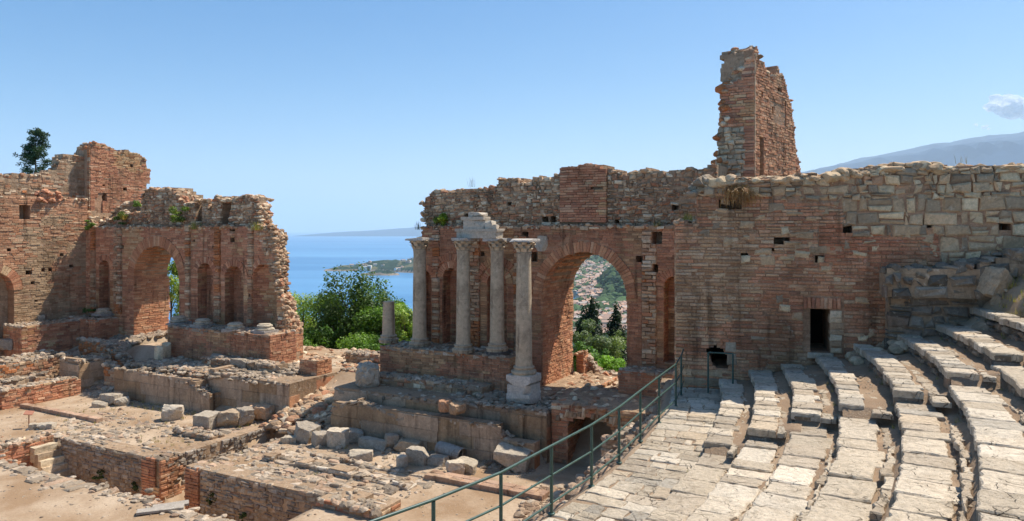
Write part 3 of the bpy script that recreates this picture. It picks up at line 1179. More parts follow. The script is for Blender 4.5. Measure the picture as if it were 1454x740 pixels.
def build_mid():
    rg = np.random.default_rng(101)
    T = thing("stage_wall", "long ruined brick stage wall with a tall round arch framing the view of the town", "ruined wall", W(10, FB, 1.6), None)
    c = MB()
    core(c, PF, mid_front, 3.5, 17.6, 1.4, LEDGE, 0.16, -0.016, -0.65, MORTAR, 0.0, rg)
    core(c, PU, mid_front, 3.5, 17.6, LEDGE, 11.6, 0.16, -0.016, -0.6, MORTARG, 0.0, rg)
    core(c, PF, mid_solid, 3.5, 17.6, 1.4, LEDGE, 0.3, -0.65, -2.4, MORTARG, 0.15, rg)
    core(c, PF, lambda u, z: mid_solid(u, z) & (u > 9.2) & (u < 15.2) & (z < 8), 3.5, 17.6, 1.4, 8.2, 0.2, -2.2, -3.35, MORTARG, 0.12, rg)
    core(c, PU, mid_solid, 3.5, 17.6, LEDGE, 11.6, 0.22, -0.6, -1.9, MORTARG, 0.2, rg)
    # voids behind the putlog holes
    c.obj("masonry_core", M_RUB, T)
    f = MB()
    pil = [(4.75, 5.15), (6.75, 7.3), (9.0, 9.65), (14.75, 15.35)]

    def in_pil(u):
        m = np.zeros(np.shape(u), bool)
        for p in pil:
            m |= (u > p[0]) & (u < p[1])
        return m

    def bm(u, z):
        m = mid_front(u, z) & ~arch_in(u, z, ARC, AHW, AZS, 0.44)
        for (cu, hw, zs) in NICH:
            m &= ~(((u - cu) ** 2 + (z - zs) ** 2 < (hw + 0.3) ** 2) & (z > zs))
        return m
    facing(f, PF, lambda u, z: bm(u, z) & ~in_pil(u), 3.5, 17.6, 1.4, LEDGE, 0.105, 0.34, BRICKDK, 0.012, 0.12, 0.014, 0.008, 0.006, 0.06, 0.12, 0.35, 0.022, 0.008, rg)
    f.obj("brick_face", M_BRICK, T)
    for q0, q1 in pil:
      p = MB()
      facing(p, PF, lambda u, z: bm(u, z) & (u > q0) & (u < q1) & (z > 3.2) & (z < LEDGE - 0.1), 3.5, 17.6, 3.2, LEDGE, 0.15, 0.3, RUBBLEB, 0.035, 0.26, 0.02, 0.02, 0.02, 0.25, 0.25, 0.4, 0.06, 0.10, rg)
      p.obj("pilaster", M_RUB, T)
    r = MB()
    panel = lambda u: (u > 11.1) & (u < 13.2)
    facing(r, PU, lambda u, z: mid_front(u, z) & (z > LEDGE) & ~panel(u), 3.5, 17.6, LEDGE, 11.6, 0.16, 0.22, RUBBLE, 0.04, 0.12, 0.02, 0.035, 0.035, 0.2, 0.35, 0.6, 0.06, 0.045, rg, split=0.3, sway=0.06)
    r.obj("rubble_face", M_RUB, T)
    r = MB()
    facing(r, PU, lambda u, z: mid_front(u, z) & (z > LEDGE + .2) & panel(u), 3.5, 17.6, LEDGE, 11.6, 0.105, 0.34, BRICK, 0.014, 0.2, 0.014, 0.008, 0.006, 0.3, 0.1, 0.35, 0.03, 0.17, rg)
    r.obj("brick_panel", M_BRICK, T)
    # crumbled ledge between the two storeys
    r = MB()
    rects = []
    a = 7.6
    while a < 17:
        L = rg.uniform(0.2, 0.5)
        if rg.random() < 0.82:
            rects.append((a, a + L - 0.02, LEDGE - rg.uniform(0.04, 0.12), LEDGE + rg.uniform(0.02, 0.12)))
        a += L
    rects = np.array(rects)
    bricks(r, PF, rects, rg.uniform(0.02, 0.14, len(rects)), RUBBLE(rects[:, 0], rects[:, 2], rg), 0.5, 0.02, 0.02, rg)
    u = rg.uniform(4, 17, 230)
    s = rg.uniform(0.05, 0.13, 230)
    rocks(r, PF(u, LEDGE + 0 * u + rg.uniform(-.05, .1, 230), rg.uniform(-.3, .06, 230)), s, RUBBLE, rng=rg)
    r.obj("ledge", M_RUB, T)
    # ragged top and broken left edge
    r = MB()
    cap_rocks(r, PU, (4.1, 17.3), mid_top, 0.0, -1.7, 0.06, 0.17, RUBBLE, 620, rg)
    z = rg.uniform(2.2, 9.9, 260)
    e = low_left_edge(z)
    rocks(r, PF(e + 0.02, z, rg.uniform(-2.3, -0.05, 260)), rg.uniform(0.07, 0.17, 260), RUBBLE, rng=rg)
    r.obj("broken_top", M_RUB, T)
    # arches
    v = MB()
    voussoirs(v, PF, ARC, AZS, AHW, AHW + 0.43, 44, 0.05, 0.4, BRICKRED, 0.02, math.pi - 0.02, 0.05, 3.3, 9, rg)
    v.obj("arch", M_BRICK, T)
    j = MB()
    jag_b = lambda b, z: b < FB + 3.25 + jag(z, 44, 0.14, 3.0)
    facing(j, side(ARC - AHW, 1), lambda b, z: jag_b(b, z), FB - 0.02, FB + 3.6, 1.6, AZS + 0.05, 0.105, 0.34, BRICKRED, 0.014, 0.14, 0.016, 0.01, 0.008, 0.08, 0.12, 0.35, 0.03, 0.02, rg)
    j.obj("arch_reveal", M_BRICK, T)
    j = MB()
    facing(j, side(ARC + AHW, -1), lambda b, z: jag_b(b, z), FB - 0.02, FB + 3.6, 1.6, AZS + 0.05, 0.105, 0.34, BRICKDK, 0.014, 0.2, 0.016, 0.01, 0.008, 0.08, 0.12, 0.35, 0.05, 0.02, rg)
    j.obj("arch_reveal", M_BRICK, T)
    # niches: back, cheeks and arched brick heads
    for (cu, hw, zs) in NICH:
        v = MB()
        voussoirs(v, PF, cu, zs, hw, hw + 0.29, 15, 0.03, 0.3, BRICK, 0.03, math.pi - 0.03, 0.06, 0.62, 2, rg)
        if cu != 16.05 and hw > .4:
            voussoirs(v, PF, cu, zs, hw + 0.36, hw + 0.66, 19, 0.055, 0.2, BRICKDK, 0.2, math.pi - 0.2, 0.06, rng=rg)
        facing(v, PF, lambda u, z: arch_in(u, z, cu, hw + .02, zs), cu - hw - .05, cu + hw + .05, 3.3, zs + hw, 0.105, 0.34, BRICKDK, 0.008, 0, 0.014, 0.006, 0.004, 0.05, 0.1, off=-0.6, rng=rg)
        for sg in (-1, 1):
            facing(v, side(cu + sg * hw, -sg), lambda b, z: b > 0, FB, FB + 0.62, 3.3, zs, 0.105, 0.3, BRICKDK, 0.006, 0, 0.014, 0.006, 0.004, 0.04, 0.1, off=0.01, wave=0.0, rng=rg)
        v.obj("niche", M_BRICK, T)
    # pale sculpted block beside the arch
    h = MB()
    hewn(h, PF(10.3, 7.62, -0.06), (0.62, 0.34, 0.66), -0.49, seed=5, rough=0.02, rnd=0.08, col=ROCK)
    h.obj("stone_block", M_STONE, T)
    return T


build_mid()

# ------------------------------------------------------------------ the left stage wall
LARC, LHW, LZS = -14.74, 2.03, 5.55
LN = [(-19.62, 0.55, 6.1), (-10.55, 0.62, 6.05), (-8.26, 0.72, 5.85)]
left_a, left_z = PF.prof([(118, 300), (130, 322), (152, 312), (166, 300), (195, 305), (199, 275), (205, 268), (240, 267), (247, 279), (254, 287), (290, 284),
                          (294, 300), (299, 281), (322, 282), (327, 279), (347, 276), (367, 281), (380, 290), (386, 302), (389, 322), (395, 327), (402, 334), (406, 380)])
PLU = front(FB + 0.25)


def left_top(a):
    return np.interp(a, left_a, left_z) + jag(a, 177, 0.26, 2.2)


def left_redge(z):
    zz = np.array([1.5, 3.2, 3.6, 4.6, 5.2, 6.2, 8.4, 8.6, 10.2])
    ee = np.array([-4.3, -4.3, -4.35, -4.7, -5.1, -5.1, -5.35, -6.2, -6.6])
    return np.interp(z, zz, ee) + jag(z, 178, 0.16, 2.6)


LHOLES = [(-8.4, 8.0, .16, .12), (-8.4, 8.5, .2, .12), (-9.9, 7.6, .08, .08), (-5.9, 7.2, .08, .08), (-7.0, 5.0, .1, .12), (-17.9, 7.5, .12, .1), (-11.5, 7.9, .08, .1)]


def left_solid(u, z):
    return (u < left_redge(z)) & (u > -21.9) & (z < left_top(u)) & ~arch_in(u, z, LARC, LHW, LZS)


APSE = (-5.95, 0.85, 5.9)


def left_front(u, z):
    m = left_solid(u, z) & ~in_holes(u, z, LHOLES)
    for (cu, hw, zs) in LN:
        m &= ~(arch_in(u, z, cu, hw, zs) & (z > 3.3))
    m &= ~(arch_in(u, z, APSE[0], APSE[1], APSE[2]) & (z > 3.3))
    # crack with ivy above
    m &= ~((np.abs(u + 9.2 + 0.1 * np.sin(z * 3)) < 0.33) & (z > 8.75))
    m &= ~((np.abs(u + 11.4) < 0.25) & (z > 9.0))
    return m


def build_left():
    rg = np.random.default_rng(102)
    T = thing("stage_wall", "left ruined brick stage wall with round arch and niches, broken off towards the sea", "ruined wall", W(-12, FB, 1.6))
    c = MB()
    core(c, PF, left_front, -22, -2.9, 1.4, LEDGE, 0.16, -0.016, -0.65, MORTAR, 0.0, rg)
    core(c, PLU, left_front, -22, -2.9, LEDGE, 11.4, 0.16, -0.016, -0.6, MORTARG, 0.0, rg)
    rear = lambda u, z: left_solid(u, z) & (u < left_redge(z) - 1.6 + 0.5 * (z < 3.4))
    core(c, PF, left_solid, -22, -2.9, 1.4, LEDGE, 0.2, -0.65, -0.85, MORTARG, 0.1, rg)
    core(c, PF, rear, -22, -2.9, 1.4, LEDGE, 0.2, -0.75, -2.25, MORTARG, 0.14, rg)
    core(c, PLU, rear, -22, -2.9, LEDGE, 11.4, 0.2, -0.6, -1.7, MORTARG, 0.2, rg)
    c.obj("masonry_core", M_RUB, T)
    pil = [(-12.15, -11.75), (-9.75, -9.3), (-7.15, -6.75), (-18.6, -17.9), (-20.9, -20.5)]

    def in_pil(u):
        m = np.zeros(np.shape(u), bool)
        for p in pil:
            m |= (u > p[0]) & (u < p[1])
        return m

    def bm(u, z):
        m = left_front(u, z) & ~arch_in(u, z, LARC, LHW, LZS, 0.62)
        for (cu, hw, zs) in LN:
            m &= ~(((u - cu) ** 2 + (z - zs) ** 2 < (hw + 0.36) ** 2) & (z > zs))
        return m
    f = MB()
    facing(f, PF, lambda u, z: bm(u, z) & ~(in_pil(u) & (z > 3.4)), -22, -2.9, 1.4, LEDGE, 0.12, 0.38, BRICK, 0.014, 0.1, 0.016, 0.008, 0.006, 0.06, 0.1, 0.35, 0.022, 0.008, rg)
    f.obj("brick_face", M_BRICK, T)
    for q0, q1 in pil:
      p = MB()
      facing(p, PF, lambda u, z: bm(u, z) & (u > q0) & (u < q1) & (z > 3.4), -22, -2.9, 3.4, LEDGE, 0.16, 0.3, RUBBLEB, 0.04, 0.22, 0.02, 0.02, 0.02, 0.25, 0.25, 0.4, 0.05, 0.13, rg)
      p.obj("pilaster", M_RUB, T)
    r = MB()
    facing(r, PLU, lambda u, z: left_front(u, z) & (z > LEDGE), -22, -2.9, LEDGE, 11.4, 0.17, 0.24, RUBBLE, 0.04, 0.12, 0.02, 0.035, 0.035, 0.2, 0.35, 0.6, 0.08, 0.045, rg, split=0.3, sway=0.06)
    r.obj("rubble_face", M_RUB, T)
    r = MB()
    cap_rocks(r, PLU, (-21.5, -6.9), left_top, 0.1, -1.2, 0.07, 0.2, RUBBLE, 700, rg)
    z = rg.uniform(3.0, 9.9, 420)
    e = left_redge(z)
    rocks(r, PF(e - 0.02, z, rg.uniform(-0.85, 0.0, 420)), rg.uniform(0.08, 0.2, 420), RUBBLE, rng=rg)
    u = rg.uniform(-21, -5, 260)
    rocks(r, PF(u, LEDGE + rg.uniform(-.05, .12, 260), rg.uniform(-.25, .06, 260)), rg.uniform(0.06, 0.15, 260), RUBBLE, rng=rg)
    # patch of fallen face at the upper right corner
    r.obj("broken_top", M_RUB, T)
    r = MB()
    facing(r, PF, lambda u, z: left_solid(u, z) & (u > -5.9 + 0.5 * (7.0 - z)) & (z > 5.9), -6.5, -4, 5.9, 8.6, 0.17, 0.25, RUBBLE, 0.05, 0, 0.02, 0.03, 0.03, 0.2, 0.3, 0.4, 0.06, 0.06, rg)
    facing(r, PF, lambda u, z: left_solid(u, z) & (u > -5.2 + 0.5 * (z - 3.3)), -5.2, -3, 3.2, 5.4, 0.17, 0.25, RUBBLE, 0.05, 0, 0.02, 0.03, 0.03, 0.2, 0.3, 0.4, 0.06, 0.1, rg)
    r.obj("rubble_patch", M_RUB, T)
    v = MB()
    voussoirs(v, PF, LARC, LZS, LHW, LHW + 0.6, 42, 0.05, 0.5, BRICKRED, 0.02, math.pi - 0.02, 0.05, 2.2, 6, rg)
    v.obj("arch", M_BRICK, T)
    for a, sg, P_ in ((LARC - LHW, 1, BRICKRED), (LARC + LHW, -1, BRICKDK)):
        j = MB()
        facing(j, side(a, sg), lambda b, z: b < FB + 2.4 + jag(z, 45, 0.16, 2.6), FB - .02, FB + 2.9, 1.6, LZS + .05, 0.12, 0.38, P_, 0.016, 0.14, 0.016, 0.01, 0.008, 0.08, 0.1, 0.35, 0.03, 0.02, rg)
        j.obj("arch_reveal", M_BRICK, T)
    for (cu, hw, zs) in LN:
        v = MB()
        voussoirs(v, PF, cu, zs, hw, hw + 0.34, 15, 0.03, 0.3, BRICK, 0.03, math.pi - 0.03, 0.06, 0.62, 2, rg)
        facing(v, PF, lambda u, z: arch_in(u, z, cu, hw + .02, zs), cu - hw - .05, cu + hw + .05, 3.3, zs + hw, 0.12, 0.36, BRICKDK, 0.008, 0, 0.014, 0.006, 0.004, 0.05, 0.1, off=-0.6, rng=rg)
        for sg in (-1, 1):
            facing(v, side(cu + sg * hw, -sg), lambda b, z: b > 0, FB, FB + 0.62, 3.3, zs, 0.12, 0.3, BRICKDK, 0.006, 0, 0.014, 0.006, 0.004, 0.04, 0.1, off=0.01, wave=0.0, rng=rg)
        v.obj("niche", M_BRICK, T)
    # curved recess, half collapsed
    v = MB()
    cu, hw, zs = APSE

    def cyl(u, z, n):
        t = np.asarray(u) / hw
        return PF(cu - np.cos(t) * (hw - np.asarray(n)), z, -np.sin(t) * (hw - np.asarray(n)) * 0.62)
    facing(v, cyl, lambda u, z: (cu - np.cos(u / hw) * hw < left_redge(z) - .1), 0, math.pi * hw, 3.3, zs + 1.0, 0.12, 0.34, BRICK, 0.008, 0, 0.014, 0.006, 0.004, 0.04, 0.1, rng=rg)
    voussoirs(v, PF, cu, zs, hw, hw + 0.3, 18, 0.03, 0.3, BRICK, 0.03, 1.25, 0.06, rng=rg)
    v.obj("niche", M_BRICK, T)


build_left()

# ------------------------------------------------------------------ left wing (faces +A), its upper walls and corner tower
PW = side(-21.5, 1)
WARC, WHW, WZS = 7.7, 1.15, 5.0


def wing_top(b):
    return 10.42 + jag(b, 200, 0.12, 1.8) + np.where((b > 10.3) & (b < 11.6), 0.35, 0)


def build_wing():
    rg = np.random.default_rng(103)
    H = [(9.45, 9.55, .28, .45), (9.9, 5.4, .1, .14), (10.9, 6.1, .1, .16), (12.2, 6.3, .12, .14), (8.6, 7.4, .1, .12), (11.8, 8.0, .08, .08), (9.7, 6.0, .16, .14),
         (10.5, 6.1, .08, .1), (11.6, 7.0, .1, .12), (10.1, 4.3, .09, .1)]
    m0 = lambda u, z: (z < wing_top(u)) & ~(arch_in(u, z, WARC, WHW, WZS) & (z > 2.2))
    m1 = lambda u, z: m0(u, z) & ~in_holes(u, z, H)
    T = thing("side_wall", "tall brown brick side wall at far left with dark arch at the frame edge", "ruined wall", W(-21.5, 9, 0.8))
    c = MB()
    core(c, PW, m1, 2.5, 13.2, 0.8, 10.8, 0.18, -0.016, -0.7, MORTAR, 0, rg)
    core(c, PW, lambda u, z: z < wing_top(u), 2.5, 13.2, 0.8, 10.8, 0.3, -0.7, -1.6, MORTARG, 0.1, rg)
    c.obj("masonry_core", M_RUB, T)
    f = MB()
    facing(f, PW, lambda u, z: m1(u, z) & ~arch_in(u, z, WARC, WHW, WZS, 0.5), 2.5, 13.2, 0.8, 10.9, 0.12, 0.38, palette(
        [(200, 140, 94), (190, 128, 82), (206, 154, 108), (180, 124, 86), (210, 168, 124)], [5, 4, 4, 3, 2], 0.12, [(188, 158, 124), (172, 142, 110)], 0.5, 0.5, 0.15, 12),
        0.016, 0.14, 0.016, 0.01, 0.008, 0.06, 0.12, 0.35, 0.03, 0.008, rg)
    f.obj("brick_face", M_BRICK, T)
    v = MB()
    voussoirs(v, PW, WARC, WZS, WHW, WHW + 0.48, 26, 0.04, 0.4, BRICK, 0.02, math.pi - .02, 0.05, 0.7, 2, rg)
    v.obj("arch", M_BRICK, T)
    r = MB()
    cap_rocks(r, PW, (2.6, 13.2), wing_top, 0.05, -1.5, 0.07, 0.17, RUBBLE, 260, rg)
    b = rg.uniform(10.2, 11.7, 50)
    rocks(r, PW(b, 10.5 + rg.uniform(-.3, .35, 50), rg.uniform(-.5, .15, 50)), rg.uniform(.1, .2, 50), BRICK, rng=rg)
    r.obj("broken_top", M_RUB, T)
    # set back upper wall
    T = thing("upper_wall", "low broken brick wall standing back on top of the far left side wall", "ruined wall", W(-23.4, 8, 10.2))
    P = side(-23.4, 1)
    tp = lambda b: np.interp(b, [2, 9, 11, 12.3, 12.8, 13.9, 14.3], [11.75, 11.8, 11.95, 12.3, 13.3, 13.35, 13.3]) + jag(b, 201, 0.12, 2)
    c = MB()
    core(c, P, lambda u, z: z < tp(u), 3, 14.2, 9.6, 13.6, 0.18, -0.016, -0.9, MORTARG, 0.1, rg)
    c.obj("masonry_core", M_RUB, T)
    f = MB()
    facing(f, P, lambda u, z: (z < tp(u)) & ~in_holes(u, z, [(9.2, 11.1, .15, .12), (12.9, 11.2, .2, .14), (13, 12, .12, .1)]), 3, 14.2, 9.6, 13.7, 0.13, 0.36, RUBBLEB, 0.03, 0.16, 0.018, 0.014, 0.012, 0.06, 0.2, 0.4, 0.06, 0, rg)
    f.obj("brick_face", M_BRICK, T)
    r = MB()
    cap_rocks(r, P, (3, 14.1), tp, 0, -.8, 0.07, 0.16, RUBBLE, 220, rg)
    r.obj("broken_top", M_RUB, T)
    # corner tower
    T = thing("corner_tower", "square broken brick tower stump above the left corner of the ruin", "ruined tower", W(-22.8, 14.2, 9.5))
    tt = lambda b: np.interp(b, [14.2, 14.5, 15.2, 16.2, 16.9, 17.9, 18.3], [13.75, 14.25, 14.2, 13.75, 13.9, 13.7, 13.2]) + jag(b, 203, 0.1, 2.4)
    red = lambda z: 18.25 - np.where(z < 11, 0.2, 0) + jag(z, 204, 0.1, 2.2) + np.where((z > 11.8) & (z < 12.8), 0.25, 0)
    PS = side(-22.8, 1)
    TH = [(17.1, 12.9, .1, .1), (16.6, 11.25, .12, .12), (17.9, 10.9, .08, .08), (15.1, 11.5, .07, .07), (15.0, 10.7, .3, .28), (14.75, 10.0, .25, .7)]
    c = MB()
    m = lambda u, z: (z < tt(u)) & (u < red(z))
    core(c, PS, lambda u, z: m(u, z) & ~in_holes(u, z, TH), 14.2, 18.7, 7, 14.8, 0.2, -0.016, -0.6, MORTAR, 0, rg)
    core(c, PS, m, 14.2, 18.7, 7, 14.8, 0.2, -0.6, -1.5, MORTAR, 0.1, rg)
    PFt = front(14.2)
    ft = lambda a: np.interp(a, [-27, -26.7, -24.5, -24.3, -22.8], [13.4, 13.4, 13.45, 13.95, 14.0]) + jag(a, 205, 0.08, 2)
    core(c, PFt, lambda u, z: z < ft(u), -27, -22.85, 7, 14.3, 0.2, -0.016, -0.9, MORTAR, 0.1, rg)
    c.obj("masonry_core", M_RUB, T)
    f = MB()
    facing(f, PS, lambda u, z: m(u, z) & ~in_holes(u, z, TH), 14.2, 18.7, 7, 14.9, 0.11, 0.36, BRICK, 0.016, 0.1, 0.016, 0.008, 0.007, 0.06, 0.1, 0.35, 0.025, 0.008, rg)
    facing(f, PFt, lambda u, z: (z < ft(u)) & (u < -24.35), -27, -22.8, 7, 14.4, 0.11, 0.36, BRICKRED, 0.008, 0.1, 0.012, 0.006, 0.005, 0.06, 0.1, 0.35, 0.02, 0, rg)
    facing(f, PFt, lambda u, z: (z < ft(u)) & (u > -23.1), -27, -22.8, 7, 14.4, 0.13, 0.3, RUBBLEB, 0.02, 0, 0.016, 0.01, 0.01, 0.06, 0.1, 0.35, 0.02, 0.06, rg)
    f.obj("brick_face", M_BRICK, T)
    f = MB()
    facing(f, PFt, lambda u, z: (z < ft(u)) & (u >= -24.35) & (u <= -23.1), -27, -22.8, 7, 14.4, 0.5, 0.6, PLASTER, 0.008, 0, 0.004, 0.01, 0.01, 0.06, 0.1, 0.35, 0.02, 0.03, rg)
    f.obj("plaster_patch", M_PLASTER, T)
    r = MB()
    cap_rocks(r, PS, (14.2, 18.1), tt, 0, -1.3, 0.07, 0.16, RUBBLEB, 150, rg)
    cap_rocks(r, PFt, (-27, -22.8), ft, 0, -.8, 0.06, 0.14, RUBBLEB, 120, rg)
    z = rg.uniform(8, 13.4, 60)
    rocks(r, PS(red(z), z, rg.uniform(-1.3, -.05, 60)), rg.uniform(.06, .13, 60), BRICK, rng=rg)
    r.obj("broken_top", M_RUB, T)
    # rubble between tower and arch wall
    T = thing("rubble_mass", "slumped mass of pale rubble between corner tower and arched stage wall", "rubble wall", W(-19, 14.6, 8.6))
    r = MB()
    tp2 = lambda a: np.interp(a, [-22.2, -21.5, -20.2, -18.5, -17.0, -16], [8.8, 8.9, 9.9, 10.35, 9.9, 9.4]) + jag(a, 207, 0.15, 1.6)
    core(r, front(14.3), lambda u, z: z < tp2(u), -22.2, -15.8, 7, 10.6, 0.2, 0, -2.5, MORTARG, 0.2, rg)
    facing(r, front(14.3), lambda u, z: z < tp2(u), -22.2, -15.8, 8, 10.6, 0.2, 0.34, RUBBLE, 0.07, 0, 0.02, 0.04, 0.04, 0.2, 0.3, 0.4, 0.15, 0, rg)
    cap_rocks(r, front(14.3), (-22, -15.9), tp2, 0.15, -2.2, 0.09, 0.26, RUBBLE, 330, rg)
    r.obj("rubble_face", M_RUB, T)


build_wing()

# ------------------------------------------------------------------ tall brick tower behind the right end of the stage wall
def build_tower():
    rg = np.random.default_rng(104)
    O = np.array([9.70, 29.35])
    th = math.radians(50)
    D = np.array([math.cos(th), math.sin(th)])
    N = np.array([math.sin(th), -math.cos(th)])
    PR = Plane(O, D, N)
    PL = Plane(O, A2 * 1.0, -B2)
    T = thing("brick_tower", "tall slender ruined brick tower rising above the wall against the sky", "ruined tower", (O[0], O[1], 8.0))
    tt = lambda u: np.interp(u, [0, 0.35, 0.7, 1.5, 2.0, 2.6, 3.1, 3.6, 4.1, 4.7], [15.6, 15.95, 15.6, 15.0, 14.85, 15.4, 15.35, 15.0, 14.3, 13.4]) + jag(u, 301, 0.28, 2.6)
    re = lambda z: np.interp(z, [8, 10.5, 12.0, 13.0, 13.8, 15.0], [5.0, 5.0, 4.95, 4.7, 4.55, 4.25]) + jag(z, 302, 0.14, 2.4)
    tl = lambda u: np.interp(u, [-1.5, -1.3, -1.2, -0.5, -0.45, 0], [13.4, 14.0, 14.4, 14.7, 15.3, 15.65]) + jag(u, 303, 0.25, 2.6)
    le = lambda z: np.interp(z, [8, 10, 12.6, 12.8, 14.6, 14.8, 16], [-1.7, -1.6, -1.4, -1.3, -1.25, -1.0, -0.9]) + jag(z, 304, 0.12, 2.4)
    door = lambda u, z: (u > 0.65) & (u < 1.05) & (z < 12.35)
    H = [(2.2, 13.6, .18, .16), (0.9, 14.1, .1, .13), (2.9, 14.6, .2, .1), (3.6, 14.1, .1, .12)]
    sunk = lambda u, z: (u > 2.2) & (u < 3.6) & (z > 13.1) & (z < 13.95)
    mR = lambda u, z: (z < tt(u)) & (u < re(z)) & ~door(u, z)
    mL = lambda u, z: (z < tl(u)) & (u > le(z))
    c = MB()
    core(c, PR, lambda u, z: mR(u, z) & ~in_holes(u, z, H), 0, 5.1, 8, 16.4, 0.18, -0.016, -0.4, MORTAR, 0, rg)
    core(c, PR, lambda u, z: (z < tt(u)) & (u < re(z)), 0, 5.1, 8, 16.4, 0.18, -0.4, -1.35, MORTARG, 0.12, rg)
    core(c, PL, mL, -1.9, 0.05, 8, 16.4, 0.18, -0.03, -1.5, MORTARG, 0.1, rg)
    c.obj("masonry_core", M_RUB, T)
    f = MB()
    facing(f, PR, lambda u, z: mR(u, z) & ~in_holes(u, z, H) & ~sunk(u, z), 0, 5.1, 8, 16.4, 0.105, 0.34, BRICKRED, 0.02, 0.1, 0.016, 0.01, 0.009, 0.06, 0.12, 0.35, 0.03, 0.01, rg)
    facing(f, PR, lambda u, z: mR(u, z) & sunk(u, z), 0, 5.1, 13, 14.0, 0.105, 0.34, BRICKRED, 0.01, 0, 0.012, 0.008, 0.006, 0.1, 0.1, off=-0.02, rng=rg)
    f.obj("brick_face", M_BRICK, T)
    f = MB()
    facing(f, PL, lambda u, z: mL(u, z) & ((z > 12.7) | (u > -0.4)), -1.9, 0.03, 8, 16.4, 0.115, 0.34, BRICK, 0.03, 0.12, 0.016, 0.01, 0.012, 0.06, 0.15, 0.35, 0.06, 0.03, rg)
    f.obj("brick_end", M_BRICK, T)
    f = MB()
    facing(f, PL, lambda u, z: mL(u, z) & (z <= 12.7) & (u <= -0.3), -1.9, 0.03, 8, 12.75, 0.2, 0.3, STONE, 0.08, 0, 0.02, 0.05, 0.04, 0.3, 0.3, 0.4, 0.05, 0.05, rg)
    z = rg.uniform(8.2, 15.2, 170)
    rocks(f, PL(le(z) + rg.uniform(-.04, .25, 170), z, rg.uniform(-1.4, 0.1, 170)), rg.uniform(.08, .24, 170), RUBBLEB, rng=rg)
    z = rg.uniform(10.9, 13.7, 30)
    rocks(f, PL(-1.2 + rg.uniform(-.2, .4, 30), z, rg.uniform(-1, 0.1, 30)), rg.uniform(.12, .22, 30), RUBBLE, rng=rg)
    f.obj("rubble_edge", M_RUB, T)
    r = MB()
    cap_rocks(r, PR, (0, 4.4), tt, 0, -1.2, 0.06, 0.16, RUBBLEB, 230, rg)
    cap_rocks(r, PL, (-1.3, 0), tl, 0, -1.3, 0.06, 0.15, RUBBLEB, 90, rg)
    z = rg.uniform(8.2, 14.6, 110)
    rocks(r, PR(re(z), z, rg.uniform(-1.3, -.02, 110)), rg.uniform(.05, .12, 110), BRICKRED, rng=rg)
    r.obj("broken_top", M_RUB, T)
    T = thing("brick_stub", "low crumbling brick stub leaning on the right foot of the tall tower", "ruined wall", PR(4.9, 8, -.3))
    P2 = Plane(PR(4.7, 0, -0.15)[:2], D, N)
    t2 = lambda u: np.interp(u, [0, 0.3, 0.8, 1.3, 1.7], [13.0, 12.6, 12.0, 11.4, 10.4]) + jag(u, 306, 0.12, 2.4)
    f = MB()
    core(f, P2, lambda u, z: z < t2(u), 0, 1.7, 8, 13.2, 0.15, -0.03, -1.0, MORTAR, 0.1, rg)
    facing(f, P2, lambda u, z: z < t2(u), 0, 1.7, 8, 13.2, 0.11, 0.32, BRICK, 0.03, 0, 0.016, 0.01, 0.01, 0.06, 0.12, off=0, rng=rg)
    cap_rocks(f, P2, (0, 1.7), t2, 0, -.9, 0.06, 0.13, RUBBLEB, 90, rg)
    f.obj("brick_face", M_BRICK, T)


build_tower()

# ------------------------------------------------------------------ the near right wall
PX = Plane((4.8, 21.5), (0.959, -0.282), (-0.282, -0.959))


def rw_top(u):
    return np.interp(u, [-0.1, 0.6, 0.62, 1.8, 4, 5.4, 6.3, 7.1, 8.9, 11], [8.72, 8.72, 9.95, 10.0, 10.05, 10.22, 10.3, 10.22, 10.15, 10.15]) + jag(u, 401, 0.05, 2)


RWH = [(3.93, 7.69, .11, .12), (4.66, 8.55, .12, .14), (6.61, 8.62, .13, .16), (8.45, 8.62, .13, .16), (1.95, 7.75, .09, .1), (4.75, 8.95, .1, .1), (2.6, 7.95, .14, .08),
       (1.55, 9.25, .3, .14), (2.95, 8.2, .2, .1)]


def breach(u, z):           # dark ragged hole low in the wall, left of the seats
    q = ((u - 1.2 + 0.35 * (z - 4.85)) / 0.24) ** 2 + ((z - 4.85) / 0.36) ** 2
    return q < 0.45 + 1.3 * noise(u * 5.0, z * 5.0, 0, 88)


def rdoor(u, z):
    return (u > 3.70) & (u < 4.20) & (z > 5.1) & (z < 6.30)


def rstone_zone(u, z):      # pale stone courses above, brick below
    edge = np.interp(u, [-0.2, 2, 3.4, 4.5, 4.7, 6.9, 7.05, 12], [9.55, 9.52, 9.35, 9.2, 8.42, 8.4, 6.0, 5.0])
    return z > edge + jag(u, 402, 0.12, 2.5)


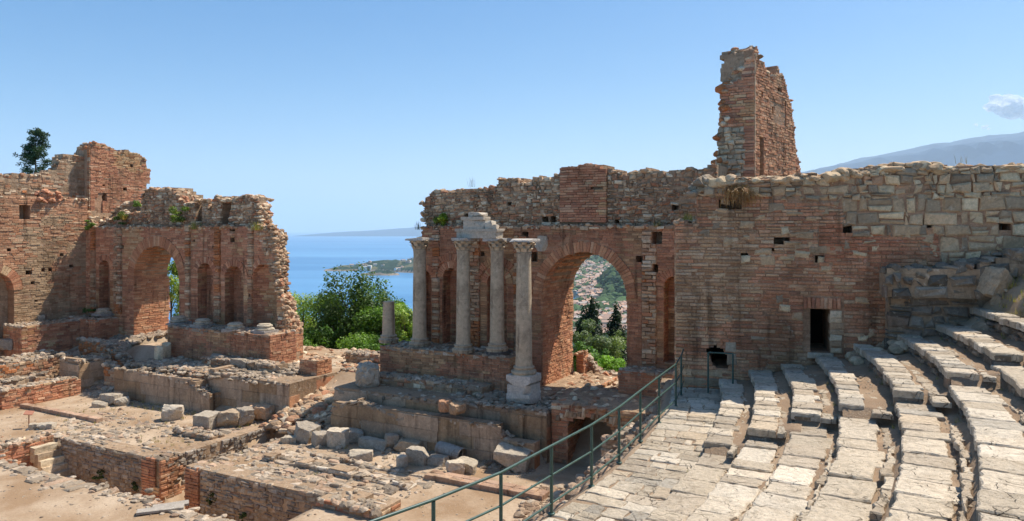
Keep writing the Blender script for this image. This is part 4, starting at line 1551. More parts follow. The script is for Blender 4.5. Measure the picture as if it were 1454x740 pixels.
def build_right():
    rg = np.random.default_rng(105)
    T = thing("theatre_wall", "high near wall of orange brick and grey stone blocks with a small black doorway", "ruined wall", (4.8, 21.5, 3.6))
    sol = lambda u, z: (z < rw_top(u)) & ~rdoor(u, z)
    hol = lambda u, z: sol(u, z) & ~in_holes(u, z, RWH) & ~breach(u, z)
    c = MB()
    core(c, PX, hol, -0.02, 11.2, 3.5, 10.4, 0.1, -0.016, -0.7, MORTAR, 0, rg, 0.03)
    core(c, PX, lambda u, z: sol(u, z) & ~breach(u, z), -0.02, 11.2, 3.5, 10.4, 0.2, -0.7, -1.8, MORTARG, 0.1, rg)
    c.obj("masonry_core", M_BRICKN, T)
    pc = palette([(210, 142, 94), (200, 128, 80), (216, 154, 104), (188, 120, 78), (220, 172, 124), (168, 114, 80)], [5, 4, 4, 2, 2, 1], 0.10,
                 [(202, 162, 122), (190, 148, 110), (210, 174, 138), (176, 136, 102)], 0.62, 0.60, 0.12, 61)
    f = MB()
    low = lambda u, z: hol(u, z) & ~rstone_zone(u, z)
    dr = lambda u, z: ~((u > 3.52) & (u < 4.55) & (z > 5.05) & (z < 6.66))
    rc = palette([(208, 128, 80), (196, 116, 70), (214, 140, 88), (184, 112, 70)], [4, 4, 3, 2], 0.12)
    red = lambda u, z: (u > 3.9) & (u < 6.95) & (z > 7.55 + .2 * np.sin(u * 3)) & (z < 8.6)
    facing(f, PX, lambda u, z: low(u, z) & dr(u, z) & ~red(u, z), 0.0, 11.2, 3.5, 9.8, 0.098, 0.31, pc, 0.016, 0.12, 0.018, 0.016, 0.011, 0.10, 0.2, 0.6, 0.020, 0.012, rg, 0.02, 0.9)
    facing(f, PX, lambda u, z: low(u, z) & red(u, z), 0.0, 11.2, 7.3, 9.8, 0.104, 0.34, rc, 0.018, 0.05, 0.018, 0.012, 0.007, 0.10, 0.14, 0.45, 0.015, 0.012, rg, 0.02, 0.9)
    # patches of pale blocks let into the brick
    f.obj("brick_face", M_BRICKN, T)
    f = MB()
    sc = palette([(210, 172, 124), (196, 158, 112), (180, 150, 112), (218, 184, 134), (164, 138, 106), (226, 196, 148), (198, 146, 100)], [5, 5, 3, 3, 2, 2, 1], 0.12)
    facing(f, PX, lambda u, z: hol(u, z) & rstone_zone(u, z) & (z < 9.35), 0.0, 11.2, 5.0, 9.4, 0.30, 0.40, sc, 0.03, 0, 0.022, 0.04, 0.04, 0.16, 0.35, 0.6, 0.03, 0.03, rg, split=0.45, sway=0.05)
    facing(f, PX, lambda u, z: hol(u, z) & rstone_zone(u, z) & (z >= 9.35), 0.0, 11.2, 9.35, 10.6, 0.2, 0.28, sc, 0.05, 0, 0.022, 0.05, 0.04, 0.22, 0.35, 0.6, 0.04, 0.045, rg, split=0.25, sway=0.05)
    facing(f, PX, lambda u, z: hol(u, z) & (u > 0.05) & (u < 3.2) & (z < 4.35) & (z > 3.9), 0.0, 3.4, 3.9, 4.4, 0.26, 0.5, sc, 0.03, 0.3, 0.03, 0.04, 0.03, 0.16, 0.2, 0.5, 0.03, 0.02, rg)
    # odd stones let into the brick
    for k in range(95):
        u, z = rg.uniform(0.6, 7.5), rg.uniform(5.2, 9.3)
        if rstone_zone(np.array(u), np.array(z)) or (3.3 < u < 4.8 and z < 6.9):
            continue
        w, h = rg.uniform(0.16, 0.5), rg.uniform(0.12, 0.28)
        bricks(f, PX, np.array([[u, u + w, z, z + h]]), np.array([rg.uniform(0.012, 0.03)]), sc(np.array([u]), np.array([z]), rg), 0.1, 0.04, 0.035, rg)
    f.obj("stone_face", M_STONE, T)
    r = MB()
    u = rg.uniform(0.6, 11, 420)
    s = rg.uniform(0.06, 0.21, 420) * np.where(u < 5, 0.85, 1.1)
    rocks(r, PX(u, rw_top(u) + rg.uniform(-0.16, 0.02, 420), rg.uniform(-1.5, 0.05, 420)), s, sc, rng=rg, flatz=0.65)
    u = np.arange(0.65, 11, 0.3)
    s = rg.uniform(0.15, 0.3, len(u))
    rocks(r, PX(u + rg.uniform(-.1, .1, len(u)), rw_top(u) - 0.1, -0.1 + rg.uniform(-.1, .06, len(u))), s, sc, ico=ICO3, rng=rg, flatz=0.6)
    u = rg.uniform(0.5, 1.1, 16)
    rocks(r, PX(u, rg.uniform(9.5, 9.95, 16), rg.uniform(-.3, 0.08, 16)), rg.uniform(.12, .24, 16), STONEDK, ico=ICO3, rng=rg)
    u = rg.uniform(0.0, 0.6, 26)
    rocks(r, PX(u, 8.74 + 0 * u, rg.uniform(-1.2, .02, 26)), rg.uniform(.06, .14, 26), RUBBLE, rng=rg)
    r.obj("broken_top", M_STONE, T)
    # left return of the wall, running back to the stage
    q = MB()
    PLf = Plane((4.8, 21.5), (0.282, 0.959), (-0.959, 0.282))
    facing(q, PLf, lambda u, z: z < 8.7, 0, 1.8, 3.5, 8.72, 0.135, 0.4, pc, 0.01, 0.1, 0.018, 0.012, 0.007, 0.06, 0.1, off=0.02, rng=rg)
    PLg = Plane(PX(0.62, 0, 0)[:2], (0.282, 0.959), (-0.959, 0.282))
    facing(q, PLg, lambda u, z: z < 9.9, 0, 1.8, 8.7, 9.95, 0.135, 0.4, pc, 0.01, 0.1, 0.018, 0.012, 0.007, 0.06, 0.1, off=0.02, rng=rg)
    q.obj("return_face", M_BRICKN, T)
    # doorway: reveal, stone jamb, brick lintel, panel painted black as the unlit inside
    d = MB()
    rects = []
    for i in range(9):
        x = 3.52 + i * 0.108
        rects.append((x, x + 0.098, 6.32, 6.62))
    rects = np.array(rects)
    bricks(d, PX, rects, rg.uniform(0.02, 0.05, 9), BRICK(rects[:, 0], rects[:, 2], rg), 0.35, 0.015, 0.012, rg)
    z = 5.1
    R = []
    while z < 6.26:
        h = min(rg.uniform(0.14, 0.2), 6.3 - z)
        R.append((4.215, 4.53 + rg.uniform(-.06, .06), z, z + h - 0.015))
        z += h
    R = np.array(R)
    bricks(d, PX, R, rg.uniform(0.02, 0.05, len(R)), RUBBLE(R[:, 0], R[:, 2], rg), 0.4, 0.025, 0.02, rg)
    R = np.array([(3.62, 4.3, 4.93, 5.09)])
    bricks(d, PX, R, np.array([0.08]), SLAB(R[:, 0], R[:, 2], rg), 0.4, 0.025, 0.015, rg)
    d.obj("doorway", M_STONE, T)
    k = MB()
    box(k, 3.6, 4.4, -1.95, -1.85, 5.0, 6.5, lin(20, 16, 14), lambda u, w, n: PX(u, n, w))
    box(k, 0.5, 2.0, -1.95, -1.85, 4.0, 5.8, lin(20, 16, 14), lambda u, w, n: PX(u, n, w))  # same black panel behind the breach, darkness put into its colour
    k.obj("door_dark_panel", M_DARK, T)
    # white patch block beside the breach
    d = MB()
    R = np.array([(1.42, 1.72, 4.98, 5.3), (1.46, 1.73, 4.62, 4.96)])
    bricks(d, PX, R, np.array([0.02, 0.02]), np.array([lin(186, 166, 140), lin(168, 146, 120)]), 0.2, 0.02, 0.015, rg)
    d.obj("patch_block", M_STONE, T)
    # heap of big dark ashlars built against the wall
    T = thing("stone_buttress", "heap of big dark stone blocks at the foot of the near wall behind the seats", "stone wall", PX(6.9, 5.2, .5))
    d = MB()
    tp = lambda u: np.interp(u, [5.3, 5.5, 6.5, 7.6, 8.3, 9.2, 11], [7.25, 7.5, 7.45, 7.55, 7.9, 7.9, 7.9]) + jag(u, 410, 0.06, 2)
    hole = lambda u, z: (np.abs(u - 5.85) < .13) & (np.abs(z - 6.75) < .22)
    core(d, PX, lambda u, z: (z < tp(u)) & (z >= 6.75), 5.45, 11, 6.75, 8, 0.15, 0.75, -0.05, MORTARG, 0, rg)
    core(d, PX, lambda u, z: (z < 6.8), 5.6, 11, 4.6, 6.75, 0.15, 0.45, -0.05, MORTARG, 0, rg)
    facing(d, PX, lambda u, z: z < tp(u), 5.4, 11, 6.75, 7.9, 0.34, 0.55, STONEOLD, 0.09, 0, 0.04, 0.08, 0.075, 0.4, 0.3, 0.6, 0.05, 0.82, rg, split=0.2, sway=0.06)
    facing(d, PX, lambda u, z: (z < 6.8) & ~hole(u, z), 5.55, 11, 4.7, 6.75, 0.28, 0.46, STONEOLD, 0.07, 0.12, 0.03, 0.06, 0.06, 0.3, 0.3, 0.6, 0.05, 0.52, rg, split=0.4, sway=0.06)
    d.obj("stone_face", M_RUB, T)
    d = MB()
    u = rg.uniform(5.4, 10, 40)
    rocks(d, PX(u, tp(u) + 0.02, rg.uniform(0.1, .8, 40)), rg.uniform(.1, .22, 40), STONEOLD, ico=ICO3, rng=rg)
    u = rg.uniform(4.6, 6.4, 34)
    rocks(d, PX(u, np.interp(u, [4.6, 6.4], [5.0, 5.75]), rg.uniform(0.1, 1.2, 34)), rg.uniform(.1, .24, 34), STONE, ico=ICO3, rng=rg)
    d.obj("rubble_toe", M_STONE, T)


build_right()
#--PART3--
# ------------------------------------------------------------------ low masonry masses: podiums, stage front, substructures
def mass(name, label, a0, a1, b0, b1, z0, topf, fpal=BRICK, fh=0.11, fL=0.34, spal=None, tpal=RUBBLE, fmat=None, seed=1, rel=0.014, loss=0.2,
         wave=0.02, bev=0.008, caps=60, cap_s=(0.05, 0.13), top_l=(0.26, 0.38), top_rel=0.05, top_gap=0.03, cat="ruined wall", left=False, hv=0.06, group=None, gap=0.014, top_loss=0.0, redge=None, tops=True):
    rg = np.random.default_rng(seed)
    fmat = fmat or M_BRICK
    spal = spal or fpal
    if not callable(topf):
        zc = topf
        topf = lambda a: zc + jag(a, seed, 0.04, 1.5)
    T = thing(name, label, cat, W((a0 + a1) / 2, b0, z0), group)
    P = front(b0)
    m = lambda u, z: (z < topf(u)) & (u > a0) & (u < a1)
    zt = float(np.max(topf(np.linspace(a0, a1, 80)))) + 0.1
    c = MB()
    core(c, P, m, a0, a1, z0, zt, fh, -0.012, -(b1 - b0), MORTARG, 0.0, rg)
    c.obj("masonry_core", M_RUB, T)
    f = MB()
    facing(f, P, m, a0, a1, z0, zt, fh, fL, fpal, rel, loss, gap, bev, bev * 0.8, 0.08, hv, 0.35, wave, 0.012, rg)
    f.obj("front_face", fmat, T)
    s = MB()
    facing(s, side(a1, 1), lambda u, z: (z < topf(np.full_like(u, a1 - .05))) & (u < b1), b0, b1, z0, zt, fh, fL, spal, rel, loss * 0.6, gap, bev, bev * 0.8, 0.08, hv, 0.35, wave, 0.012, rg)
    if left:
        facing(s, side(a0, -1), lambda u, z: (z < topf(np.full_like(u, a0 + .05))) & (u < b1), b0, b1, z0, zt, fh, fL, spal, rel, loss, gap, bev, bev * 0.8, 0.08, hv, 0.35, wave, 0.012, rg)
    s.obj("side_face", fmat, T)
    if tops:
        t = MB()
        mp = lambda u, w, n: W(u, w, topf(np.asarray(u, float)) + np.asarray(n, float))
        facing(t, mp, lambda u, w: (u > a0) & (u < a1) & (w < b1), a0 - .02, a1 + 0.03, b0 - 0.03, b1, top_l[0], top_l[1], tpal, top_rel, top_loss, top_gap, 0.035, 0.04, 0.12, 0.3, 0.4, 0.06, 0.0, rg)
        n = caps
        u = rg.uniform(a0, a1, n)
        w = b0 + (b1 - b0) * rg.random(n) ** 1.6
        rocks(t, W(u, w, topf(u) + 0.02), rg.uniform(cap_s[0], cap_s[1], n), tpal, rng=rg)
        t.obj("rubble_top", M_RUB, T)
    return T


GREYTOP = palette([(180, 158, 130), (162, 142, 116), (196, 174, 146), (144, 126, 104), (180, 146, 114)], [4, 4, 3, 2, 2], 0.16)
# podiums with the columns
mass("brick_podium", "long brick podium under the four standing grey columns", 3.1, 9.75, 11.3, 13.1, 1.6, 3.28, BRICKDK, 0.105, 0.34, BRICKDK, GREYTOP, seed=501, loss=0.14, caps=80)
mass("brick_podium", "brick podium carrying the row of bare column bases on the left", -11.35, -3.7, 11.3, 13.1, 1.6, 3.28, BRICKDK, 0.12, 0.36, BRICK, GREYTOP, seed=502, loss=0.16, caps=90)
mass("brick_pier", "short brick pier at the broken seaward end of the left stage wall", -5.0, -4.1, 12.4, 14.0, 1.4, 3.25, BRICKRED, 0.12, 0.36, BRICKRED, RUBBLE, seed=503, loss=0.1, caps=50)
mass("brick_podium", "brick podium under the right foot of the big arch behind the railing", 14.12, 16.9, 12.0, 13.1, 1.2, lambda a: 3.05 + jag(a, 504, 0.12, 2), BRICKDK, 0.11, 0.34, BRICKDK, GREYTOP, seed=504, loss=0.14, caps=60)
mass("corner_podium", "rounded brick podium in the left corner below the narrow niche", -20.9, -18.2, 11.6, 13.1, 0.9, 3.2, BRICKDK, 0.12, 0.36, BRICK, GREYTOP, seed=505, loss=0.18, caps=40)
mass("wing_podium", "brick podium along the foot of the far left side wall", -21.5, -19.7, 8.3, 11.9, 0.8, 3.1, BRICK, 0.12, 0.36, BRICK, GREYTOP, seed=506, loss=0.2, caps=60)
# left stage front
mass("plastered_wall", "low plastered stage front on the left facing the dirt strip", -11.4, -4.4, 8.3, 9.1, -0.1,
     lambda a: np.interp(a, [-11.4, -8.6, -6.5, -5.2, -4.4], [1.45, 1.5, 1.35, 1.1, 0.75]) + jag(a, 511, 0.10, 1.8), PLASTER, 0.5, 1.3, PLASTER, GREYTOP, M_PLASTER, 511, 0.012, 0.0, 0.03, 0.012, 90, hv=0.2, gap=0.003)
mass("stage_platform", "rubble strewn stage platform below the left podium", -11.3, -5.0, 9.0, 11.3, 0.6,
     lambda a: 1.62 + jag(a, 512, 0.12, 0.9), RUBBLE, 0.18, 0.3, RUBBLE, GREYTOP, M_RUB, 512, 0.04, 0.2, 0.05, 0.03, 260, (0.06, 0.2), top_rel=0.09)
mass("stage_platform", "raised stage corner with orange brick flank beside the central corridor", -5.2, -0.05, 8.95, 12.4, -0.3,
     lambda a: np.interp(a, [-5.2, -4, -0.05], [1.78, 1.8, 1.62]) + jag(a, 513, 0.06, 1.2), PLASTER, 0.5, 1.3, BRICKRED, GREYTOP, M_PLASTER, 513, 0.012, 0.0, 0.03, 0.012, 150, hv=0.2, gap=0.003)
mass("stone_ledge", "long low rubble step at the foot of the left podium", -7.5, -1.2, 10.35, 11.3, 1.4, lambda a: 2.05 + jag(a, 514, 0.1, 1.2) - 0.25 * (a > -2.5), RUBBLE, 0.16, 0.28, RUBBLE, GREYTOP, M_RUB, 514, 0.04, 0.1, 0.05, 0.03, 140, (0.06, 0.16))
mass("brick_cube", "small square brick stump on the stage corner beside the gap", -1.35, -0.25, 10.9, 11.9, 1.5, 2.35, BRICKRED, 0.11, 0.34, BRICKRED, RUBBLE, seed=515, loss=0.1, caps=26, left=True)
# right stage front
rt = lambda a: np.interp(a, [2.9, 3.4, 4.3, 4.9, 6.2, 8.5, 9.6, 10.6, 11.3, 12.4], [1.0, 1.25, 1.55, 1.45, 1.2, 1.25, 1.35, 1.3, 0.85, 0.7]) + jag(a, 521, 0.09, 1.9)
mass("plastered_wall", "long plastered stage front with wavy broken top below the grey columns", 2.9, 12.35, 8.3, 8.75, -0.1, rt, PLASTER, 0.5, 1.3, RUBBLEB, GREYTOP, M_PLASTER, 521, 0.012, 0.0, 0.03, 0.012, 90, hv=0.2, gap=0.003)
mass("stage_platform", "stepped stage platform in front of the column podium", 2.4, 12.45, 9.1, 11.4, -0.2, lambda a: 1.7 + jag(a, 522, 0.07, 1.0) + 0.15 * (a > 8), PLASTER, 0.5, 1.2, BRICKRED, GREYTOP, M_PLASTER, 522, 0.02, 0.0, 0.04, 0.02, 240, (0.05, 0.16), hv=0.2, gap=0.01, top_rel=0.07)
mass("stage_platform", "rubble stage floor at the left foot of the big arch", 9.8, 12.5, 11.3, 16.6, 0.4, 1.78, RUBBLE, 0.16, 0.3, BRICKRED, RUBBLE, M_RUB, 523, 0.03, 0.0, 0.03, 0.02, 120, (0.05, 0.15))
mass("stone_ledge", "low crumbling step along the foot of the column podium", 3.3, 9.0, 10.35, 11.3, 1.5, lambda a: 2.15 + jag(a, 524, 0.08, 1.4), RUBBLE, 0.17, 0.34, RUBBLE, GREYTOP, M_RUB, 524, 0.05, 0.0, 0.05, 0.035, 130, (0.05, 0.14))
# gap between the two halves of the stage
mass("low_wall", "low tumbled wall across the gap between the two stage halves", -1.4, 3.3, 14.2, 15.0, 1.0, lambda a: 2.15 + jag(a, 531, 0.2, 1.2), RUBBLE, 0.18, 0.32, RUBBLE, GREYTOP, M_RUB, 531, 0.05, 0.0, 0.06, 0.035, 120, (0.07, 0.2))
mass("low_wall", "shallow brick trough wall in the gap left of the column podium", 0.0, 3.0, 12.3, 13.0, 0.9, lambda a: 1.75 + jag(a, 532, 0.08, 1.2), BRICK, 0.11, 0.34, BRICK, GREYTOP, M_BRICK, 532, 0.02, 0.1, 0.04, 0.012, 60)
# vaulted passage by the big arch
def build_vault():
    rg = np.random.default_rng(541)
    T = thing("vaulted_passage", "dark vaulted passage mouth with a flat stone arch under the big arch", "vault", W(14, 9.4, 0))
    P = front(9.4)
    VA, VH, VZ = 14.0, 0.85, 1.35
    m = lambda u, z: (z < 2.15 + jag(u, 541, .05, 2)) & ~((np.abs(u - VA) < VH) & (z < VZ + 0.42 * np.sqrt(np.clip(1 - ((u - VA) / VH) ** 2, 0, 1))))
    c = MB()
    core(c, P, m, 12.5, 17.2, -0.1, 2.25, 0.12, -0.012, -3.2, MORTARG, 0.05, rg)
    c.obj("masonry_core", M_RUB, T)
    f = MB()
    facing(f, P, m, 12.5, 17.2, -0.1, 2.2, 0.12, 0.34, BRICK, 0.02, 0.1, 0.016, 0.01, 0.01, 0.06, 0.1, off=0.012, rng=rg)
    facing(f, side(VA - VH, 1), lambda b, z: z < VZ, 9.38, 12.6, -0.1, VZ, 0.12, 0.34, BRICKRED, 0.016, 0.05, 0.016, 0.01, 0.008, 0.06, 0.1, off=0.012, rng=rg)
    f.obj("brick_face", M_BRICK, T)
    t = MB()
    for i in range(22):
        u0 = 12.7 + i * 0.17
        w = 0.15
        zz = VZ + 0.42 * math.sqrt(max(0, 1 - ((u0 + .08 - VA) / 1.35) ** 2)) if abs(u0 - VA) < 1.35 else VZ
        bricks(t, P, np.array([[u0, u0 + w, zz + 0.02, zz + rg.uniform(.16, .36)]]), np.array([0.06 + rg.uniform(-.04, .06)]), RUBBLE(np.array([u0]), np.array([1.]), rg), 0.5, 0.03, 0.03, rg)
    t.obj("flat_arch", M_RUB, T)
    k = MB()
    facing(k, flat(2.15), lambda u, w: (u < 17.2) & (w < 13), 12.5, 17.2, 9.35, 13.0, 0.28, 0.36, RUBBLE, 0.06, 0, 0.03, 0.04, 0.04, 0.15, 0.3, 0.4, 0.08, 0.0, rg)
    u = rg.uniform(12.5, 17, 130)
    w = rg.uniform(9.3, 15.5, 130)
    rocks(k, W(u, w, np.where(w < 13, 2.15, 1.8)), rg.uniform(.06, .2, 130), RUBBLE, rng=rg)
    k.obj("rubble_top", M_RUB, T)
    v = MB()
    box(v, VA - VH - .1, VA + VH + .1, 12.4, 12.5, -0.2, 2.0, lin(20, 16, 14))  # near-black panel closing the passage, painted as its deep shade
    v.obj("passage_dark_panel", M_DARK, T)


build_vault()
mass("low_wall", "rough stacked stone wall beside the dark passage below the railing", 15.0, 16.9, 7.9, 9.4, 0.0, lambda a: np.interp(a, [15, 16, 16.9], [1.35, 1.9, 2.3]) + jag(a, 545, .12, 2), RUBBLE, 0.2, 0.42, RUBBLE, GREYTOP, M_RUB, 545, 0.06, 0.0, 0.06, 0.045, 60, (0.08, 0.2))
mass("low_wall", "broken stone garden wall seen through the big arch", 10.6, 14.4, 17.2, 17.8, 0.6, lambda a: np.interp(a, [10.6, 11.4, 14.4], [2.5, 1.75, 1.8]) + jag(a, 546, .2, 1.6), RUBBLE, 0.2, 0.34, RUBBLE, GREYTOP, M_RUB, 546, 0.05, 0.0, 0.05, 0.04, 90, (0.08, 0.22))
mass("brick_stump", "narrow broken brick stump standing just inside the big arch", 10.42, 10.8, 16.6, 17.2, 1.2, lambda a: 2.75 + jag(a, 547, .25, 2.5), BRICKRED, 0.11, 0.34, BRICKRED, RUBBLE, M_BRICK, 547, 0.02, 0.1, 0.03, 0.012, 30)
# left low walls
def sidemass(name, label, a0, a1, b0, b1, z0, topf, pal_, h, L, mat, seed, caps, **k):
    """like mass() but its main face looks towards +A"""
    rg = np.random.default_rng(seed)
    T = thing(name, label, "ruined wall", W(a1, (b0 + b1) / 2, z0))
    P = side(a1, 1)
    m = lambda u, z: (z < topf(u)) & (u > b0) & (u < b1)
    zt = float(np.max(topf(np.linspace(b0, b1, 80)))) + 0.1
    c = MB()
    core(c, P, m, b0, b1, z0, zt, h, -0.012, -(a1 - a0), MORTARG, 0, rg)
    c.obj("masonry_core", M_RUB, T)
    f = MB()
    facing(f, P, m, b0, b1, z0, zt, h, L, pal_, k.get('rel', 0.02), 0.12, 0.014, 0.012, 0.01, 0.08, 0.12, 0.35, 0.03, 0.012, rg)
    facing(f, front(b0), lambda u, z: (u < a1) & (z < topf(np.full_like(u, b0 + .05))), a0, a1, z0, zt, h, L, pal_, 0.02, 0.1, 0.014, 0.012, 0.01, 0.08, 0.12, 0.35, 0.03, 0.012, rg)
    f.obj("front_face", mat, T)
    t = MB()
    mp = lambda u, w, n: W(u, w, topf(np.asarray(w, float)) + np.asarray(n, float))
    facing(t, mp, lambda u, w: (u < a1) & (w < b1), a0, a1 + .03, b0, b1, 0.26, 0.36, GREYTOP, 0.06, 0, 0.03, 0.04, 0.04, 0.12, 0.3, 0.4, 0.06, 0.0, rg)
    w = rg.uniform(b0, b1, caps)
    u = a1 - (a1 - a0) * rg.random(caps) ** 1.5
    rocks(t, W(u, w, topf(w) + 0.02), rg.uniform(.06, .18, caps), GREYTOP, rng=rg)
    t.obj("rubble_top", M_RUB, T)
    return T


sidemass("low_wall", "low brick wall with pale stone top bounding the dirt strip at left", -14.6, -13.7, 4.2, 8.0, -0.1, lambda b: 0.85 + jag(b, 551, .08, 1.6), BRICK, 0.11, 0.34, M_BRICK, 551, 60)
sidemass("low_wall", "taller plastered wall stub between dirt strip and rubble ramp on the left", -15.6, -13.9, 8.0, 9.8, -0.1, lambda b: 1.65 + jag(b, 552, .12, 1.6), PLASTER, 0.4, 0.6, M_PLASTER, 552, 40)
sidemass("low_wall", "dark low wall topped with loose rocks at the far left edge", -18.6, -16.0, 3.5, 9.0, 0.5, lambda b: 1.72 + jag(b, 553, .12, 1.4), RUBBLEB, 0.15, 0.32, M_RUB, 553, 90, rel=0.04)
sidemass("low_wall", "grey stone step below the dark wall at the far left edge", -16.0, -15.0, 2.8, 7.2, 0.0, lambda b: 1.05 + jag(b, 554, .1, 1.4), RUBBLE, 0.2, 0.4, M_RUB, 554, 60, rel=0.05)
sidemass("low_wall", "crumbling stone end block beside the left low brick wall", -15.2, -13.9, 1.2, 4.2, -0.1, lambda b: 0.7 + jag(b, 555, .2, 1.4), RUBBLE, 0.2, 0.4, M_RUB, 555, 50, rel=0.06)

mass("low_wall", "stepped rubble wall on the ramp below the left corner podium", -17.6, -13.4, 10.3, 11.0, 0.3, lambda a: np.interp(a, [-17.6, -15, -13.4], [2.3, 2.0, 1.05]) + jag(a, 556, .18, 1.6), RUBBLEB, 0.16, 0.3, RUBBLEB, GREYTOP, M_RUB, 556, 0.05, 0.1, 0.05, 0.03, 70, (0.07, 0.2))
mass("low_wall", "dark crumbling wall stub beside the ramp foot left of the stage", -13.2, -11.6, 8.9, 9.6, -0.1, lambda a: np.interp(a, [-13.2, -11.6], [1.5, 0.9]) + jag(a, 557, .16, 1.6), RUBBLEB, 0.16, 0.3, RUBBLEB, GREYTOP, M_RUB, 557, 0.05, 0.1, 0.05, 0.03, 40, (0.07, 0.2))
# excavated pit below the stage: walls of the trench and corridor
def build_pit():
    rg = np.random.default_rng(560)
    PIT_P = palette([(172, 152, 128), (158, 138, 116), (186, 166, 140), (146, 124, 104), (164, 128, 100)], [5, 4, 3, 2, 1], 0.13)
    for (a0, a1, lab, sd, pier) in ((-6.25, -0.12, "stone faced pit wall of the left block with brick corner at the corridor", 561, (-1.15, -0.1)),
                                    (1.25, 8.0, "stone faced pit wall of the right block beside the central corridor", 562, (1.25, 2.0))):
        T = thing("pit_wall", lab, "ruined wall", W((a0 + a1) / 2, 2.7, PIT))
        P = front(2.62)
        tp = lambda a: 0.06 + jag(a, sd, 0.07, 1.5)
        c = MB()
        core(c, P, lambda u, z: z < tp(u), a0, a1, PIT - .1, 0.25, 0.16, -0.012, -0.75, MORTARG, 0, rg)
        c.obj("masonry_core", M_RUB, T)
        hol = [(rg.uniform(a0 + .5, a1 - .5), rg.uniform(-1.4, -.4), .09, .11) for _ in range(5)]
        f = MB()
        facing(f, P, lambda u, z: (z < tp(u)) & ~((u > pier[0]) & (u < pier[1])) & ~in_holes(u, z, hol), a0, a1, PIT - .1, 0.25, 0.15, 0.26, PIT_P, 0.03, 0.1, 0.02, 0.025, 0.026, 0.08, 0.3, 0.55, 0.03, 0.02, rg, split=0.25, sway=0.05)
        f.obj("stone_face", M_RUB, T)
        f = MB()
        facing(f, P, lambda u, z: (z < tp(u)) & (u > pier[0]) & (u < pier[1] - .25 * (z > -.9) * (sd == 561)), a0, a1, PIT - .1, 0.2, 0.105, 0.32, BRICK, 0.02, 0.1, 0.014, 0.01, 0.01, 0.1, 0.12, 0.4, 0.03, 0.07, rg)
        f.obj("brick_corner", M_BRICK, T)
        if sd == 561:
            s = MB()
            m2 = lambda u, z: (u < 8.6) & (z < 0.05 + jag(u, 563, .06, 1.5)) & ~((np.abs(u - 7.2) < .5) & (z < -.25))
            core(s, side(-0.12, 1), m2, 2.65, 8.6, PIT - .1, .2, 0.16, -0.03, -0.6, MORTARG, 0, rg)
            facing(s, side(-0.12, 1), m2, 2.62, 8.6, PIT - .1, .2, 0.15, 0.24, palette([(150, 136, 118), (130, 118, 104), (166, 150, 130)], [3, 3, 2], .16), 0.06, 0.3, 0.02, 0.035, 0.03, 0.1, 0.25, 0.4, 0.06, 0.012, rg)
            facing(s, side(-0.1, 1), lambda u, z: (u < 3.4 + .3 * np.sin(z * 9)), 2.58, 3.8, PIT - .1, 0.02, 0.105, 0.32, BRICKRED, 0.02, 0.1, 0.014, 0.01, 0.01, 0.1, 0.12, 0.4, 0.03, 0.05, rg)
            s.obj("corridor_face", M_RUB, T)
        t = MB()
        facing(t, lambda u, w, n: W(u, w, tp(np.asarray(u)) + n), lambda u, w: (u < a1), a0, a1, 2.58, 3.5, 0.24, 0.34, GREYTOP, 0.04, 0.0, 0.03, 0.03, 0.04, 0.1, 0.3, 0.4, 0.05, 0.01, rg)
        t.obj("rubble_top", M_RUB, T)
    mass("pit_wall", "short brick pier closing the pit beside the railing", 7.95, 10.3, 2.0, 3.2, PIT, lambda a: 0.22 + jag(a, 565, .07, 1.5), BRICK, 0.12, 0.34, RUBBLE, GREYTOP, M_BRICK, 565, 0.02, 0.1, 0.03, 0.014, 50, (0.06, 0.16), left=True)
    sidemass("pit_wall", "brick end wall of the pit beside the little stair", -7.7, -6.9, -0.2, 2.7, PIT, lambda b: 0.06 + jag(b, 566, .07, 1.5), BRICK, 0.12, 0.34, M_BRICK, 566, 40)
    # little stair, going down along the pit wall
    T = thing("stone_stair", "little stone stair climbing out of the pit at left", "stairs", W(-6.8, 2.1, PIT))
    for i in range(7):
        s = MB()
        z = -0.12 - i * 0.235
        hewn(s, W(-6.62 + i * 0.225, 2.17, z - 0.6), (0.34, 0.92, 0.6), -0.49 + rg.uniform(-.03, .03), seed=570 + i, rough=0.02, rnd=0.06, col=STONE, cg=CG, cut=1)
        s.obj("step", M_STONE, T)
    # kerb along the near lip of the pit
    T = thing("stone_kerb", "crooked line of flat kerb stones along the near lip of the pit", "kerb", W(-2, -0.3, 0))
    k = MB()
    a = -9.2
    R = []
    while a < 7.6:
        L = rg.uniform(0.2, 0.5)
        w0 = -0.42 + 0.18 * math.sin(a * 0.7) - (0.5 if -2.6 < a < -0.2 else 0) * rg.random()
        R.append((a, a + L - 0.03, w0, -0.02 + rg.uniform(-.08, .05)))
        a += L
    R = np.array(R)
    bricks(k, flat(0.0), R, rg.uniform(0.02, 0.09, len(R)), GREYTOP(R[:, 0], R[:, 2], rg), 0.25, 0.035, 0.05, rg)
    a = rg.uniform(-10, 7.4, 240)
    b = -0.3 + 0.12 * np.sin(a * 0.7) + rg.normal(0, 0.22, 240)
    rocks(k, W(a, b, 0.02), rg.uniform(.04, .14, 240), GREYTOP, rng=rg, flatz=0.5)
    k.obj("kerb_stones", M_STONE, T)
    k = MB()
    core(k, Plane(CEN + B2 * -0.02, A2, B2), lambda u, z: z < 0.0, -6.95, 8, PIT, 0, 0.3, 0.0, -0.3, MORTARG, 0, rg)
    k.obj("kerb_footing", M_RUB, T)


build_pit()


